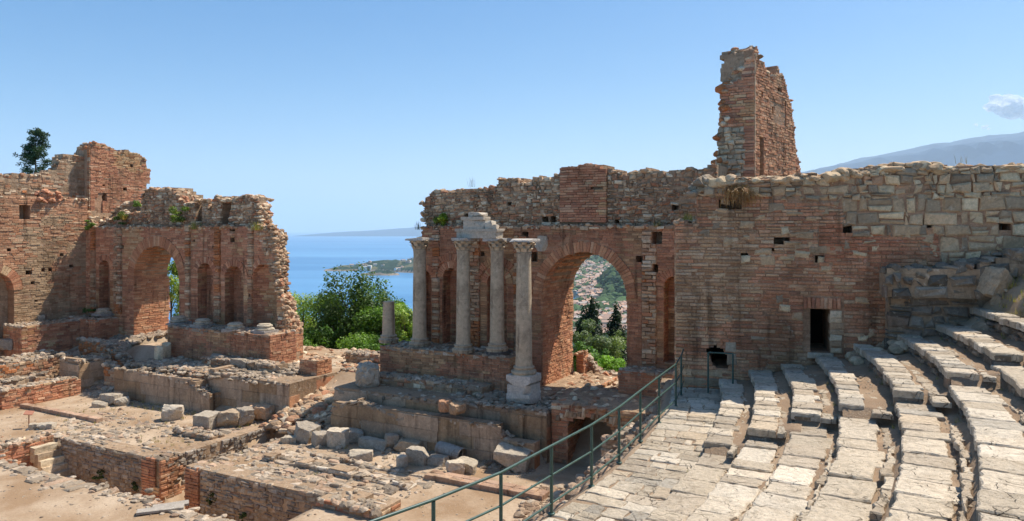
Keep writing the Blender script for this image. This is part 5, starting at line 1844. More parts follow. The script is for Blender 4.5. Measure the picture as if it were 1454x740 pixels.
def pavement(name, label, regions, seed, h=0.3, L=0.42, loss=0.46, z=0.02, pal_=None, rel=0.03):
    rg = np.random.default_rng(seed)
    m = MB()
    for (a0, a1, b0, b1) in regions:
        mp = lambda u, w, n: W(u, w, ground_z(u, w) + z + np.asarray(n, float))
        facing(m, mp, lambda u, w: (u > a0) & (u < a1) & ~trench(u, w), a0, a1, b0, b1, h, L, pal_ or GREYTOP, rel, loss, 0.03, 0.03, 0.05, 0.12, 0.3, 0.4, 0.02, 0.0, rg, 0.04, 0.8)
    o = m.obj(name, M_RUB)
    structure(o, label, "paving")
    return o


pavement("stone_pavement", "worn stone paving on the left block above the pit", [(-9, -0.2, 3.0, 6.0), (-3.2, -0.2, 6.0, 8.2)], 581, loss=0.5)
pavement("stone_pavement", "worn stone paving strips on the right block above the pit", [(1.3, 9.4, 3.0, 4.5), (1.3, 10, 5.0, 5.9), (1.3, 3.0, 5.8, 7.2)], 582, loss=0.44)
# remains of low walls on top of the blocks
mass("wall_footing", "low rubble footing on the left block beside the dirt strip", -3.0, -0.6, 5.3, 5.9, -0.1, lambda a: 0.22 + jag(a, 583, .12, 1.6), RUBBLE, 0.14, 0.26, RUBBLE, GREYTOP, M_RUB, 583, 0.05, 0.0, 0.05, 0.03, 40, (0.06, 0.15))
mass("wall_footing", "narrow pale stone strip running across the right block", 3.0, 9.6, 4.5, 5.0, -0.1, lambda a: 0.12 + jag(a, 584, .06, 1.2), SLAB, 0.16, 0.5, SLAB, GREYTOP, M_STONE, 584, 0.03, 0.0, 0.03, 0.03, 20, (0.05, 0.1))
mass("wall_footing", "second pale stone strip beside the long dirt strip", 4.2, 9.8, 5.7, 6.05, -0.1, lambda a: 0.09 + jag(a, 585, .05, 1.2), SLAB, 0.14, 0.5, SLAB, GREYTOP, M_STONE, 585, 0.03, 0.0, 0.03, 0.03, 12, (0.04, 0.09))
# straight modern brick kerbs
for lab, a0, a1, b, sd in (("long straight brown kerb across the dirt at left", -13.4, -7.5, 4.9, 591), ("straight brick kerb lying in the dirt behind the railing", 9.5, 13.9, 5.65, 592)):
    rg = np.random.default_rng(sd)
    T = thing("brick_kerb", lab, "kerb", W((a0 + a1) / 2, b, 0))
    k = MB()
    facing(k, front(b), lambda u, z: z < 0.2, a0, a1, -0.1, 0.16, 0.09, 0.3, BRICK, 0.006, 0, 0.01, 0.006, 0.004, 0.2, 0.05, off=0.0, wave=0.004, rng=rg)
    facing(k, side(a1, 1), lambda u, z: z < 0.2, b, b + .25, -0.1, 0.16, 0.09, 0.2, BRICK, 0.006, 0, 0.01, 0.006, 0.004, 0.2, 0.05, off=0.0, wave=0.004, rng=rg)
    k.obj("brick_face", M_BRICK, T)
    k = MB()
    facing(k, flat(0.16), lambda u, w: u < a1 + 1, a0 - .03, a1 + .03, b - 0.03, b + 0.27, 0.30, 0.5, palette([(182, 142, 110), (172, 132, 102), (190, 152, 120)], [1, 1, 1], .06), 0.006, 0, 0.012, 0.012, 0.006, 0.3, 0.02, off=0.02, wave=0.004, rng=rg)
    k.obj("coping", M_BRICK, T)


# ------------------------------------------------------------------ columns
def column(label, px, py, zb, ztop, r=0.31, capital=True, pedestal=False, plinth=False, seed=1, tint=1.0):
    a, b = survey(px, py, zb)
    p = W(a, b, zb)
    T = thing("stone_column", label, "column", p, "grey columns on the podium")
    x, y = p[0], p[1]
    c = lin(196, 174, 144) * tint
    z = zb
    if pedestal:
        m = MB()
        for k, (w, h) in enumerate(((1.0, 0.42), (0.96, 0.34), (1.02, 0.36))):
            hewn(m, (x, y, z + 0.02), (w, w, h + 0.04), -0.49, seed=seed * 7 + k, rough=0.012, rnd=0.04, col=palette([(206, 196, 180), (196, 186, 170)], [1, 1], .04), cut=2)
            z += h
        m.obj("pedestal", M_STONE, T)
    if plinth:
        m = MB()
        hewn(m, (x, y, z), (0.98, 0.98, 0.26), -0.49, seed=seed * 5, rough=0.015, rnd=0.04, col=palette([(92, 86, 80)], [1], .05), cut=1)
        m.obj("plinth", M_STONE, T)
        z += 0.22
    m = MB()
    bp = [(r * 1.5, z), (r * 1.5, z + .08), (r * 1.55, z + .085), (r * 1.6, z + .13), (r * 1.52, z + .18), (r * 1.3, z + .2), (r * 1.22, z + .24), (r * 1.3, z + .28), (r * 1.34, z + .31), (r * 1.25, z + .34), (r * 1.08, z + .36)]
    lathe(m, x, y, bp, c * 0.92, 32, 0.03, seed)
    m.obj("base", M_MARBLE, T, smooth=False)
    z += 0.35
    zc = ztop - 0.52 if capital else ztop
    m = MB()
    n = 16
    prof = []
    for i in range(n + 1):
        t = i / n
        prof.append((r * (1.02 - 0.15 * t ** 1.6) + (0.02 if i in (0, n) else 0), z + (zc - z) * t))
    lathe(m, x, y, prof, c, 32, 0.03, seed + 3)
    for zz in ((0.42 + 0.2 * noise(seed, 0, 0, 3)),):
        zj = z + (zc - z) * float(zz)
        rj = r * (1.02 - 0.15 * float(zz) ** 1.6)
        lathe(m, x, y, [(rj * 1.012, zj), (rj * 1.018, zj + 0.012), (rj * 1.012, zj + .024)], c * 0.8, 32)
    if capital:
        lathe(m, x, y, [(r * 0.92, zc - 0.06), (r * 0.98, zc - 0.04), (r * 0.98, zc - 0.01), (r * 0.9, zc)], c, 32)
    m.obj("shaft", M_MARBLE, T, smooth=True)
    if capital:
        m = MB()
        lathe(m, x, y, [(r * 0.88, zc), (r * 0.95, zc + .2), (r * 1.15, zc + .38), (r * 1.3, zc + .42)], c * 0.9, 24)
        rg = np.random.default_rng(seed)
        for ring, (zz, h, rr, k) in enumerate(((zc + .01, .2, r * 0.95, 8), (zc + .15, .22, r * 1.05, 8), (zc + .3, .13, r * 1.25, 8))):
            for i in range(k):
                t = (i + 0.5 * (ring % 2)) * 2 * math.pi / k
                d = np.array([math.cos(t), math.sin(t), 0])
                s = np.array([-math.sin(t), math.cos(t), 0]) * r * 0.3
                o = np.array([x, y, zz])
                hh = h * rg.uniform(0.8, 1.05)
                P = [o + d * rr - s, o + d * rr + s, o + d * (rr + .05) + s * 1.1 + [0, 0, hh * .6], o + d * (rr + .05) - s * 1.1 + [0, 0, hh * .6],
                     o + d * (rr + .13) + s * .7 + [0, 0, hh], o + d * (rr + .13) - s * .7 + [0, 0, hh], o + d * (rr + .15) + s * .5 + [0, 0, hh * .8], o + d * (rr + .15) - s * .5 + [0, 0, hh * .8]]
                m.add(P, [[0, 1, 2, 3], [3, 2, 4, 5], [5, 4, 6, 7]], c * rg.uniform(0.85, 1.1))
        hewn(m, (x, y, zc + 0.42), (r * 3.0, r * 3.0, 0.13), -0.49, seed=seed * 3, rough=0.02, rnd=0.05, col=palette([(190, 180, 166)], [1], .04), cut=2)
        m.obj("capital", M_STONE, T)
    return T


column("short broken grey column stump at the seaward end of the podium", 552, 486, 3.32, 5.05 + .15, 0.29, False, seed=11)
column("grey column with carved capital standing first beside the sea gap", 596, 491, 3.32, 8.16, 0.31, seed=12)
column("grey column under the left end of the white marble cornice", 658, 500, 3.32, 8.16, 0.30, seed=13)
column("grey column on a dark plinth under the right end of the marble cornice", 706, 506, 3.2, 8.16, 0.30, plinth=True, seed=14)
column("tall grey column on a pale marble pedestal beside the big arch", 744, 573, 1.78, 8.16, 0.315, pedestal=True, seed=15, tint=1.05)


def build_entablature():
    a2, b2 = survey(658, 500, 3.32)
    a3, b3 = survey(706, 506, 3.2)
    b = (b2 + b3) / 2
    T = thing("entablature", "white marble cornice fragment lying across two grey columns", "cornice", W((a2 + a3) / 2, b, 8.16))
    pl = palette([(204, 190, 166), (194, 178, 154)], [1, 1], .05)
    L = a3 - a2
    m = MB()
    hewn(m, W((a2 + a3) / 2 - 0.02, b, 8.19), (L + 0.5, 0.6, 0.32), -0.49, seed=31, rough=0.004, rnd=0.02, col=pl, cut=0)
    hewn(m, W((a2 + a3) / 2 - 0.02, b, 8.47), (L + 0.62, 0.68, 0.12), -0.49, seed=32, rough=0.004, rnd=0.02, col=pl, cut=1)
    m.obj("architrave", M_STONE, T)
    m = MB()
    hewn(m, W(a2 + 0.55, b, 8.56), (1.0, 0.55, 0.42), -0.49, seed=33, rough=0.012, rnd=0.04, col=pl, cut=1)
    m.obj("frieze_block", M_STONE, T)
    m = MB()
    hewn(m, W(a2 + 0.5, b, 8.95), (1.12, 0.62, 0.14), -0.49, seed=34, rough=0.012, rnd=0.04, col=pl, cut=1)
    hewn(m, W(a2 + 0.62, b, 9.06), (0.7, 0.5, 0.2), -0.49, (0, 0.06), seed=37, rough=0.03, rnd=0.1, col=pl, cut=3)
    hewn(m, W(a2 + 1.22, b, 8.56), (0.36, 0.5, 0.34), -0.4, (0, -0.2), seed=35, rough=0.04, rnd=0.15, col=pl, cut=4)
    hewn(m, W(a3 - 0.02, b, 8.56), (0.3, 0.4, 0.2), -0.3, seed=36, rough=0.04, rnd=0.12, col=pl, cut=3)
    m.obj("cornice_block", M_STONE, T)


build_entablature()
for i, (px, py, lab) in enumerate(((254, 459, "weathered round column base beside the left arch"), (288, 463, "weathered round column base second along the left podium"),
                                   (334, 469, "weathered round column base on a square plinth below the wide niche"), (376, 471, "weathered round column base near the broken seaward podium corner"),
                                   (147, 447, "round column base on the shady left corner podium"))):
    a, b = survey(px, py, 3.34)
    p = W(a, b, 3.3)
    T = thing("broken_column", lab, "column base", p, "bare column bases")
    m = MB()
    z = 3.3
    hewn(m, (p[0], p[1], z), (0.98, 0.98, 0.16), -0.49, seed=40 + i, rough=0.02, rnd=0.05, col=palette([(170, 160, 148)], [1], .05), cut=2)
    m.obj("plinth", M_STONE, T)
    m = MB()
    z += 0.13
    lathe(m, p[0], p[1], [(0.45, z), (0.49, z + .05), (0.45, z + .1), (0.38, z + .12), (0.36, z + .17), (0.4, z + .21), (0.38, z + .25), (0.31, z + .27), (0.3, z + .31)], lin(192, 176, 150), 28, 0.05, i)
    m.obj("moulding", M_MARBLE, T)

# ------------------------------------------------------------------ fallen blocks, one by one
FALL = [
    # px, py, z, size, yaw, tilt, rnd, rough, label, palette
    (245, 596, 0.0, (0.95, 0.8, 0.72), 0.3, (0, 0.1), .28, .05, "lone angular grey boulder in the middle of the dirt strip", ROCK),
    (143, 577, 0.0, (0.75, 0.42, 0.32), 0.1, (0, 0.05), .05, .02, "small yellowish squared block beside a grey boulder at left", palette([(196, 178, 150), (186, 168, 140)], [1, 1], .06)),
    (158, 573, 0.0, (1.2, 0.7, 0.55), -0.5, (0, 0), .25, .05, "long grey boulder behind the small yellowish block", ROCK),
    (173, 575, 0.0, (0.75, 0.6, 0.42), 0.5, (0, 0), .35, .06, "rounded grey boulder next to the plastered stage front at left", ROCK),
    (237, 583, 0.0, (0.5, 0.42, 0.18), 0.2, (0, 0), .2, .05, "flat broken slab leaning at the foot of the left stage front", ROCK),
    (295, 608, 0.0, (1.0, 0.9, 0.72), -0.35, (0.05, 0), .1, .04, "large squared block at the left end of the stone heap", ROCK),
    (325, 606, 0.0, (1.0, 0.9, 0.8), 0.2, (0, 0.1), .3, .06, "bulky rounded boulder second in the stone heap", STONEDK),
    (348, 604, 0.0, (0.75, 0.7, 0.85), 0.6, (0.1, 0), .2, .05, "upright grey boulder third in the stone heap", ROCK),
    (372, 597, 0.0, (1.2, 0.9, 0.62), -0.3, (0, 0), .3, .07, "brown crumbling boulder at the right end of the stone heap", RUBBLEB),
    (410, 628, 0.0, (0.68, 0.5, 0.32), 0.2, (0, 0), .2, .04, "small pale block at the mouth of the central corridor", palette([(196, 178, 150), (186, 168, 140)], [1, 1], .06)),
    (434, 626, 0.0, (1.05, 0.85, 0.75), -0.4, (0, 0.12), .2, .05, "grey boulder at the left foot of the right stage front", ROCK),
    (457, 632, 0.0, (0.75, 0.6, 0.6), 0.6, (0, 0.1), .25, .05, "pointed grey stone between two bigger fallen blocks", ROCK),
    (480, 633, 0.0, (0.9, 0.75, 0.75), -0.1, (0, 0), .1, .05, "pale block with a scooped hollow in its side", palette([(196, 178, 150), (186, 168, 140)], [1, 1], .06)),
    (503, 628, 0.0, (0.75, 0.65, 0.6), 0.4, (0.1, 0), .3, .06, "grey rounded lump right of the hollowed block", ROCK),
    (532, 636, 0.0, (1.35, 0.55, 0.42), -0.45, (0, 0.03), .06, .025, "long flat fallen beam block against the stage front", ROCK),
    (556, 637, 0.0, (0.55, 0.55, 0.65), 0.4, (0, 0.1), .35, .05, "egg shaped grey stone right of the long flat block", ROCK),
    (580, 640, 0.0, (1.25, 0.7, 0.5), -0.3, (0, 0), .2, .05, "dark flattened slab block below the columns", STONEDK),
    (513, 652, 0.0, (0.95, 0.65, 0.42), 0.15, (0, 0), .04, .02, "isolated squared block with a socket hole on the dirt", palette([(196, 178, 150), (186, 168, 140)], [1, 1], .06)),
    (571, 664, 0.0, (0.42, 0.4, 0.52), 0.3, (0, 0), .3, .06, "small upright stone standing alone on the dirt", ROCK),
    (594, 658, 0.0, (0.85, 0.62, 0.62), -0.35, (0, 0.08), .08, .03, "squared moulding block below the fluted drum", ROCK),
    (621, 660, 0.0, (0.8, 0.55, 0.4), -0.5, (0, 0), .1, .03, "low stepped block right of the squared moulding block", ROCK),
    (646, 673, 0.0, (0.7, 0.6, 0.55), 0.3, (0, 0.1), .35, .05, "rounded left half of a broken pale block near the kerb", palette([(196, 178, 150), (186, 168, 140)], [1, 1], .06)),
    (664, 669, 0.0, (0.85, 0.55, 0.5), -0.5, (0, 0), .15, .04, "squared right half of the broken pale block near the kerb", palette([(196, 178, 150), (186, 168, 140)], [1, 1], .06)),
    (728, 666, 0.0, (1.35, 0.9, 0.75), -0.3, (0.15, 0.12), .1, .04, "big tilted squared boulder at the end of the stage front", ROCK),
    (523, 551, 1.7, (1.05, 1.0, 1.1), 0.3, (0.1, 0.1), .55, .10, "large round grey boulder on the left end of the right stage", ROCK),
    (309, 516, 1.75, (1.25, 0.6, 0.5), -0.49, (0, 0), .05, .02, "left one of two squared blocks below the left podium", ROCK),
    (344, 522, 1.75, (1.2, 0.6, 0.5), -0.49, (0, 0), .05, .02, "right one of two squared blocks below the left podium", ROCK),
    (632, 584, 1.6, (0.55, 0.5, 0.5), 0.2, (0, 0), .35, .08, "lumpy stone on the stage step below the columns", RUBBLE),
    (650, 587, 1.6, (0.6, 0.5, 0.45), 0.7, (0, 0), .35, .08, "rounded stone beside the lumpy one on the stage step", RUBBLE),
    (66, 609, 0.0, (0.75, 0.5, 0.3), 0.1, (0, 0), .25, .05, "flat grey stone beside the small sign post", ROCK),
    (50, 609, 0.0, (0.5, 0.42, 0.3), 0.5, (0, 0), .15, .04, "small pale footing block next to the sign post", palette([(196, 178, 150), (186, 168, 140)], [1, 1], .06)),
    (10, 496, 1.75, (0.9, 0.7, 0.65), 0.2, (0, 0), .3, .06, "pale boulder at the extreme left on the dark low wall", ROCK),
    (185, 447, 3.1 - 1.2, (0.0, 0, 0), 0, (0, 0), 0, 0, "", ROCK),
    (60, 455, 3.12, (0.42, 0.4, 0.38), 0.3, (0, 0), .1, .03, "small grey cube block on the left wing podium", ROCK),
    (722, 640, 0.0, (0, 0, 0), 0, (0, 0), 0, 0, "", ROCK),
]
for i, (px, py, z, sz, yaw, tilt, rnd, rough, lab, pal_) in enumerate(FALL):
    if sz[0] <= 0:
        continue
    a, b = survey(px, py, z)
    zz = z if z > 0 else float(ground_z(a, b)) - 0.02
    m = MB()
    hewn(m, W(a, b, zz), tuple(q * 0.9 for q in sz), yaw, tilt, 700 + i, rough, rnd, pal_)
    tag(m.obj("fallen_block", M_STONE), lab, "stone block", "fallen stone blocks")
# column drum lying on its side
a, b = survey(634, 655, 0)
m = MB()
T = thing("column_drum", "broken round column drum lying on its side against the stage front", "column drum", W(a, b + .2, 0))
p0, p1 = W(a - 0.55, b + 0.35, 0.32), W(a + 0.65, b + 0.1, 0.28)
limb(m, [p0 + (p1 - p0) * t for t in (0, 0.02, 0.35, 0.7, 0.98, 1)], [0.24, 0.27, 0.28, 0.27, 0.27, 0.24], lin(164, 154, 142), 20)
m.poly(np.array([p1]) + np.array([[0, math.cos(t) * .24, math.sin(t) * .24] for t in np.linspace(0, 6.28, 20, endpoint=False)]), lin(170, 160, 148))
m.obj("drum", M_MARBLE, T)
# two carved arched blocks by the left arch
for i, (px, py, lab) in enumerate(((226, 508, "small carved round topped block leaning left at the podium corner"), (236, 505, "small carved round topped block right beside its twin at the podium corner"))):
    a, b = survey(px, py, 1.8)
    m = MB()
    hewn(m, W(a, b, 1.72), (0.42, 0.3, 0.8 if i else 0.7), -0.49, (0, 0.05), 760 + i, .02, .3, STONE)
    tag(m.obj("carved_block", M_STONE), lab, "stone block")

# sign post
p = W(*survey(41, 608, 0), 0.0)
T = thing("sign_post", "thin rusty post with a small tilted reading plate on the left dirt", "sign", p)
m = MB()
limb(m, [p, p + [0, 0, 0.62]], [0.022, 0.022], lin(140, 92, 66), 8)
m.obj("post", plain("rusty_steel", (150, 98, 70), 0.8, 0, 20, .25), T)
m = MB()
hewn(m, p + [0.0, 0, 0.6], (0.34, 0.24, 0.035), 0.2, (0.5, 0.1), 3, .0, .02, palette([(170, 112, 84)], [1], .02), CG5, 0)
m.obj("plate", plain("plate_paint", (176, 118, 90), 0.6), T)
# planks by the pit
for i, (px, py, yaw, lab) in enumerate(((228, 722, 0.35, "weathered grey plank laid over the pit lip"), (243, 716, 0.45, "second shorter grey plank beside the first on the pit lip"))):
    a, b = survey(px, py, 0.1)
    m = MB()
    hewn(m, W(a, b, 0.06), (1.3 - .3 * i, 0.34, 0.07), yaw, (0, 0), 800 + i, .004, .02, palette([(170, 158, 142)], [1], .04), CG5, 0)
    tag(m.obj("plank", M_STONE), lab, "plank")

# loose small rubble
def scatter(name, label, n, fn, s0, s1, pal_, seed, mat=None, fl=0.65):
    rg = np.random.default_rng(seed)
    P = fn(rg, n)
    s = s0 + (s1 - s0) * rg.random(n) ** 2.5
    m = MB()
    rocks(m, P, s, pal_, ico=ICO2, flatz=fl, rng=rg)
    o = m.obj(name, mat or M_RUB)
    tag(o, label, "rubble", kind="stuff")


def on_ground(a, b, dz=0.0):
    return W(a, b, ground_z(a, b) + dz)


def f_slope(rg, n):
    ph = rg.uniform(math.radians(-48), math.radians(-8), n)
    R = rg.uniform(24.6, 28.95, n)
    x, y = CAV[0] + R * np.cos(ph), CAV[1] + R * np.sin(ph)
    d = np.stack([x, y], 1) - CEN
    a, b = d @ A2, d @ B2
    return on_ground(a, b)


EARTHY = palette([(160, 130, 100), (146, 116, 88), (172, 144, 114), (182, 160, 132), (150, 108, 80)], [4, 4, 3, 2, 1], 0.15)
scatter("rubble", "loose stones and earth clods on the bank below the green railing", 4200, f_slope, 0.02, 0.2, EARTHY, 801)
scatter("rubble", "broken stones strewn over the blocks around the pit", 1100, lambda r, n: on_ground(np.where(r.random(n) < .45, r.uniform(-9, -.3, n), r.uniform(1.4, 10, n)), 2.8 + 4.2 * r.random(n) ** 1.6), 0.02, 0.16, GREYTOP, 802)
scatter("rubble", "stones heaped along the foot of the right stage front", 240, lambda r, n: on_ground(r.uniform(3, 12, n), 8.3 - 1.1 * r.random(n) ** 2), 0.03, 0.2, GREYTOP, 803)
scatter("rubble", "stony ramp climbing to the left arch between the low walls", 3200, lambda r, n: W((w := r.uniform(-19, -11.3, n)), (q := r.uniform(7.9, 15, n)), np.interp(q, [7.5, 8.2, 13, 15.6], [-0.1, 0.05, 1.6, 1.75]) + np.where(w < -15.6, .5, 0)), 0.05, 0.26, GREYTOP, 804)
scatter("rubble", "tumbled stones in the gap at the head of the corridor", 1000, lambda r, n: W(r.uniform(-.3, 3.4, n), (q := r.uniform(7.6, 14.5, n)), np.interp(q, [7.6, 9.5, 14], [0.05, 0.75, 1.75])), 0.05, 0.32, RUBBLE, 805)
scatter("rubble", "fallen stones in the bottom of the pit", 260, lambda r, n: on_ground(r.uniform(-9, 8, n), r.uniform(.1, 2.6, n)), 0.03, 0.17, RUBBLE, 806)
scatter("rubble", "small pebbles scattered on the dirt", 3200, lambda r, n: on_ground(r.uniform(-14, 14, n), r.uniform(-4, 8.2, n)), 0.01, 0.055, GREYTOP, 807)
scatter("rubble", "loose stones on the left stage floor below the podium", 420, lambda r, n: W(r.uniform(-11.2, -1, n), r.uniform(8.6, 11.2, n), 1.6), 0.04, 0.2, GREYTOP, 808)
scatter("rubble", "stony ground behind the gap walls and under the arch view", 1500, lambda r, n: on_ground(r.uniform(-6, 15, n), r.uniform(12.5, 19, n)), 0.03, 0.24, RUBBLE, 809)
scatter("rubble", "gravel gathered along the foot of the walls around the dirt strip", 1500, lambda r, n: on_ground(np.where(r.random(n) < .5, r.uniform(-11.4, 0, n), r.uniform(3, 12.4, n)), 8.28 - .7 * r.random(n) ** 2.5), 0.01, 0.09, GREYTOP, 810)
mb = MB()
rg = np.random.default_rng(860)
for i in range(330):
    if rg.random() < .5:
        a_, b_ = rg.uniform(-13, 12.5), 8.25 - 1.2 * rg.random() ** 2
    else:
        a_, b_ = rg.uniform(-12, 12), rg.uniform(2.9, 8)
    if fbm(a_ * .6, b_ * .6, 0, 73) < 0.46 or trench(np.array(a_), np.array(b_)):
        continue
    tuft(mb, W(a_, b_, float(ground_z(a_, b_))), rg.uniform(.05, .16), 12, [(168, 148, 92), (140, 130, 74), (112, 118, 58), (184, 160, 110)], 0.1, 0.006, rg)
tag(mb.obj("dry_grass", M_GRASS), "sparse dry grass growing in the dirt of the stage pit", "grass", kind="stuff")
# earth filling behind the stage masses
mb = MB()
V, Fq = grid_sheet(np.arange(-21, -11.2, .25), np.arange(7.5, 15.6, .25), lambda a, b: np.interp(b, [7.5, 8.2, 13, 15.6], [-0.1, 0.05, 1.6, 1.75]) + (fbm(a, b, 0, 90) - .5) * .3 + np.where(a < -15.6, .5, 0), lambda a, b, z: W(a, b, z))
mb.add(V, Fq, lin(170, 150, 126))
structure(mb.obj("rubble_ramp_ground", M_RUBDIRT, smooth=True))
mb = MB()
V, Fq = grid_sheet(np.arange(-.3, 3.5, .2), np.arange(7.4, 18.6, .2), lambda a, b: np.interp(b, [7.4, 9.5, 14, 18], [-0.1, 0.65, 1.7, 1.5]) + (fbm(a, b, 0, 91) - .5) * .35 - np.where((a > -0.15) & (a < 1.25) & (b < 8.6), 1.2, 0), lambda a, b, z: W(a, b, z))
mb.add(V, Fq, lin(170, 150, 126))
structure(mb.obj("gap_ground", M_RUBDIRT, smooth=True))
#--PART4--
# ------------------------------------------------------------------ cavea: paved walk, seat tiers
ZW = 3.9
TR = [30.5, 31.32, 32.16, 33.06, 34.05, 35.0, 35.88, 36.7, 37.6, 38.5, 39.4]      # radius of each seat edge
TZ = [3.9, 4.2, 4.5, 4.73, 5.0, 5.36, 5.74, 6.06, 6.5, 6.98, 7.4]                  # level of the walk and of each seat
PHI_END = math.radians(-45)


def phi_wall(R):
    best = None
    for u in np.arange(-1.0, 14, 0.01):
        p = PX(u, 0, 0.0)
        if math.hypot(p[0] - CAV[0], p[1] - CAV[1]) >= R:
            return math.atan2(p[1] - CAV[1], p[0] - CAV[0])
    return math.radians(-8)


def polar(R0):
    """s = arc length at R0 measured clockwise from the wall side, r outwards"""
    def f(s, r, z):
        ph = -np.asarray(s, float) / R0
        R = np.asarray(r, float)
        return np.stack([CAV[0] + R * np.cos(ph), CAV[1] + R * np.sin(ph), np.asarray(z, float) + 0 * R], -1)
    return f


def slab(mb, f, pts, z, th, bev, c, rng, tilt=0.01):
    """flat stone with an irregular outline pts (s, r)"""
    pts = np.asarray(pts, float)
    ce = pts.mean(0)
    tx, ty = rng.uniform(-tilt, tilt, 2)
    zz = lambda p: z + (p[:, 0] - ce[0]) * tx + (p[:, 1] - ce[1]) * ty
    n = len(pts)
    d = ce - pts
    L = np.linalg.norm(d, axis=1, keepdims=True)
    inn = pts + d / L * bev * rng.uniform(0.7, 1.8, (n, 1))
    in2 = pts + d / L * np.minimum(0.35 * L, 0.14)
    A = f(pts[:, 0], pts[:, 1], zz(pts) - th)
    B = f(pts[:, 0], pts[:, 1], zz(pts) - bev * rng.uniform(0.6, 1.6, n))
    Cc = f(inn[:, 0], inn[:, 1], zz(inn) + rng.uniform(-.004, .002, n))
    D = f(in2[:, 0], in2[:, 1], zz(in2) + rng.uniform(-.004, .008, n))
    V = np.concatenate([A, B, Cc, D])
    Fq = []
    for k in range(3):
        for i in range(n):
            j = (i + 1) % n
            Fq.append([k * n + i, k * n + j, (k + 1) * n + j, (k + 1) * n + i])
    mb.add(V, Fq, c)
    mb.poly(D, c)


def outline(s0, s1, r0, r1, rng, j=0.03, k=3):
    P = []
    for (a, b) in (((s0, r0), (s1, r0)), ((s1, r0), (s1, r1)), ((s1, r1), (s0, r1)), ((s0, r1), (s0, r0))):
        m = max(2, int(k * max(abs(b[0] - a[0]), abs(b[1] - a[1])) / 0.3))
        for i in range(m):
            t = i / m
            P.append((a[0] + (b[0] - a[0]) * t, a[1] + (b[1] - a[1]) * t))
    P = np.array(P)
    P += rng.uniform(-j, j, P.shape)
    # knocked-off corners
    for c in (0, ):
        if rng.random() < 0.5:
            i = rng.integers(0, len(P))
            P[i] += (P.mean(0) - P[i]) * rng.uniform(0.05, 0.2)
    return P


PHI_STAIR = [math.radians(v) for v in (-24.9, -24.3, -23.0, -23.2, -23.1, -22.6, -21.4, -20.9, -20.5, -20.2)]
DROP = 0.25


def build_walk():
    rg = np.random.default_rng(900)
    f = polar(29.8)
    ph0 = phi_wall(29.3) + 0.02
    s0, s1 = -ph0 * 29.8 - 0.6, -PHI_END * 29.8
    mb = MB()
    V, Fq = grid_sheet(np.arange(s0, s1, 0.2), np.arange(28.75, 30.75, 0.1), lambda s, r: ZW - 0.030 + (fbm(s * 2, r * 2, 0, 41) - .5) * .03 - np.clip(29.0 - r, 0, 1) * 1.4, lambda s, r, z: f(s, r, z))
    mb.add(V, Fq, lin(160, 134, 108))
    structure(mb.obj("walkway_ground", M_TREAD, smooth=True))
    # worn flags in rough courses across the walk
    mb = MB()
    s = s0
    while s < s1:
        Lc = rg.uniform(0.30, 0.62)
        n = int(rg.choice([2, 3, 3, 4]))
        cuts = np.linspace(29.12, 30.56, n + 1)
        cuts[1:-1] += rg.uniform(-.14, .14, n - 1)
        sk = rg.uniform(-.05, .05)
        for i in range(n):
            r0, r1 = cuts[i] + 0.008, cuts[i + 1] - 0.008
            a, b = s + 0.014 + sk * (i - n / 2), s + Lc - 0.014 + sk * (i - n / 2)
            parts = [(a, b)]
            if Lc > 0.45 and rg.random() < 0.35:
                m = a + (b - a) * rg.uniform(.4, .6)
                parts = [(a, m - .008), (m + .008, b)]
            for (p0, p1) in parts:
                o = outline(p0, p1, r0, r1, rg, 0.032, 2)
                c = SLAB(np.array([p0]), np.array([r0]), rg)[0] * rg.uniform(.76, 1.04)
                slab(mb, f, o, ZW + rg.uniform(-.014, .012), 0.1, 0.016, c, rg, 0.012)
        s += Lc
    structure(mb.obj("walkway_paving", M_SLAB))


build_walk()
ORD = ["lowest", "second", "third", "fourth", "fifth", "sixth", "seventh", "eighth", "ninth", "tenth"]
TPAL = palette([(188, 168, 140), (176, 156, 128), (198, 180, 152)], [1, 1, 1], .1)


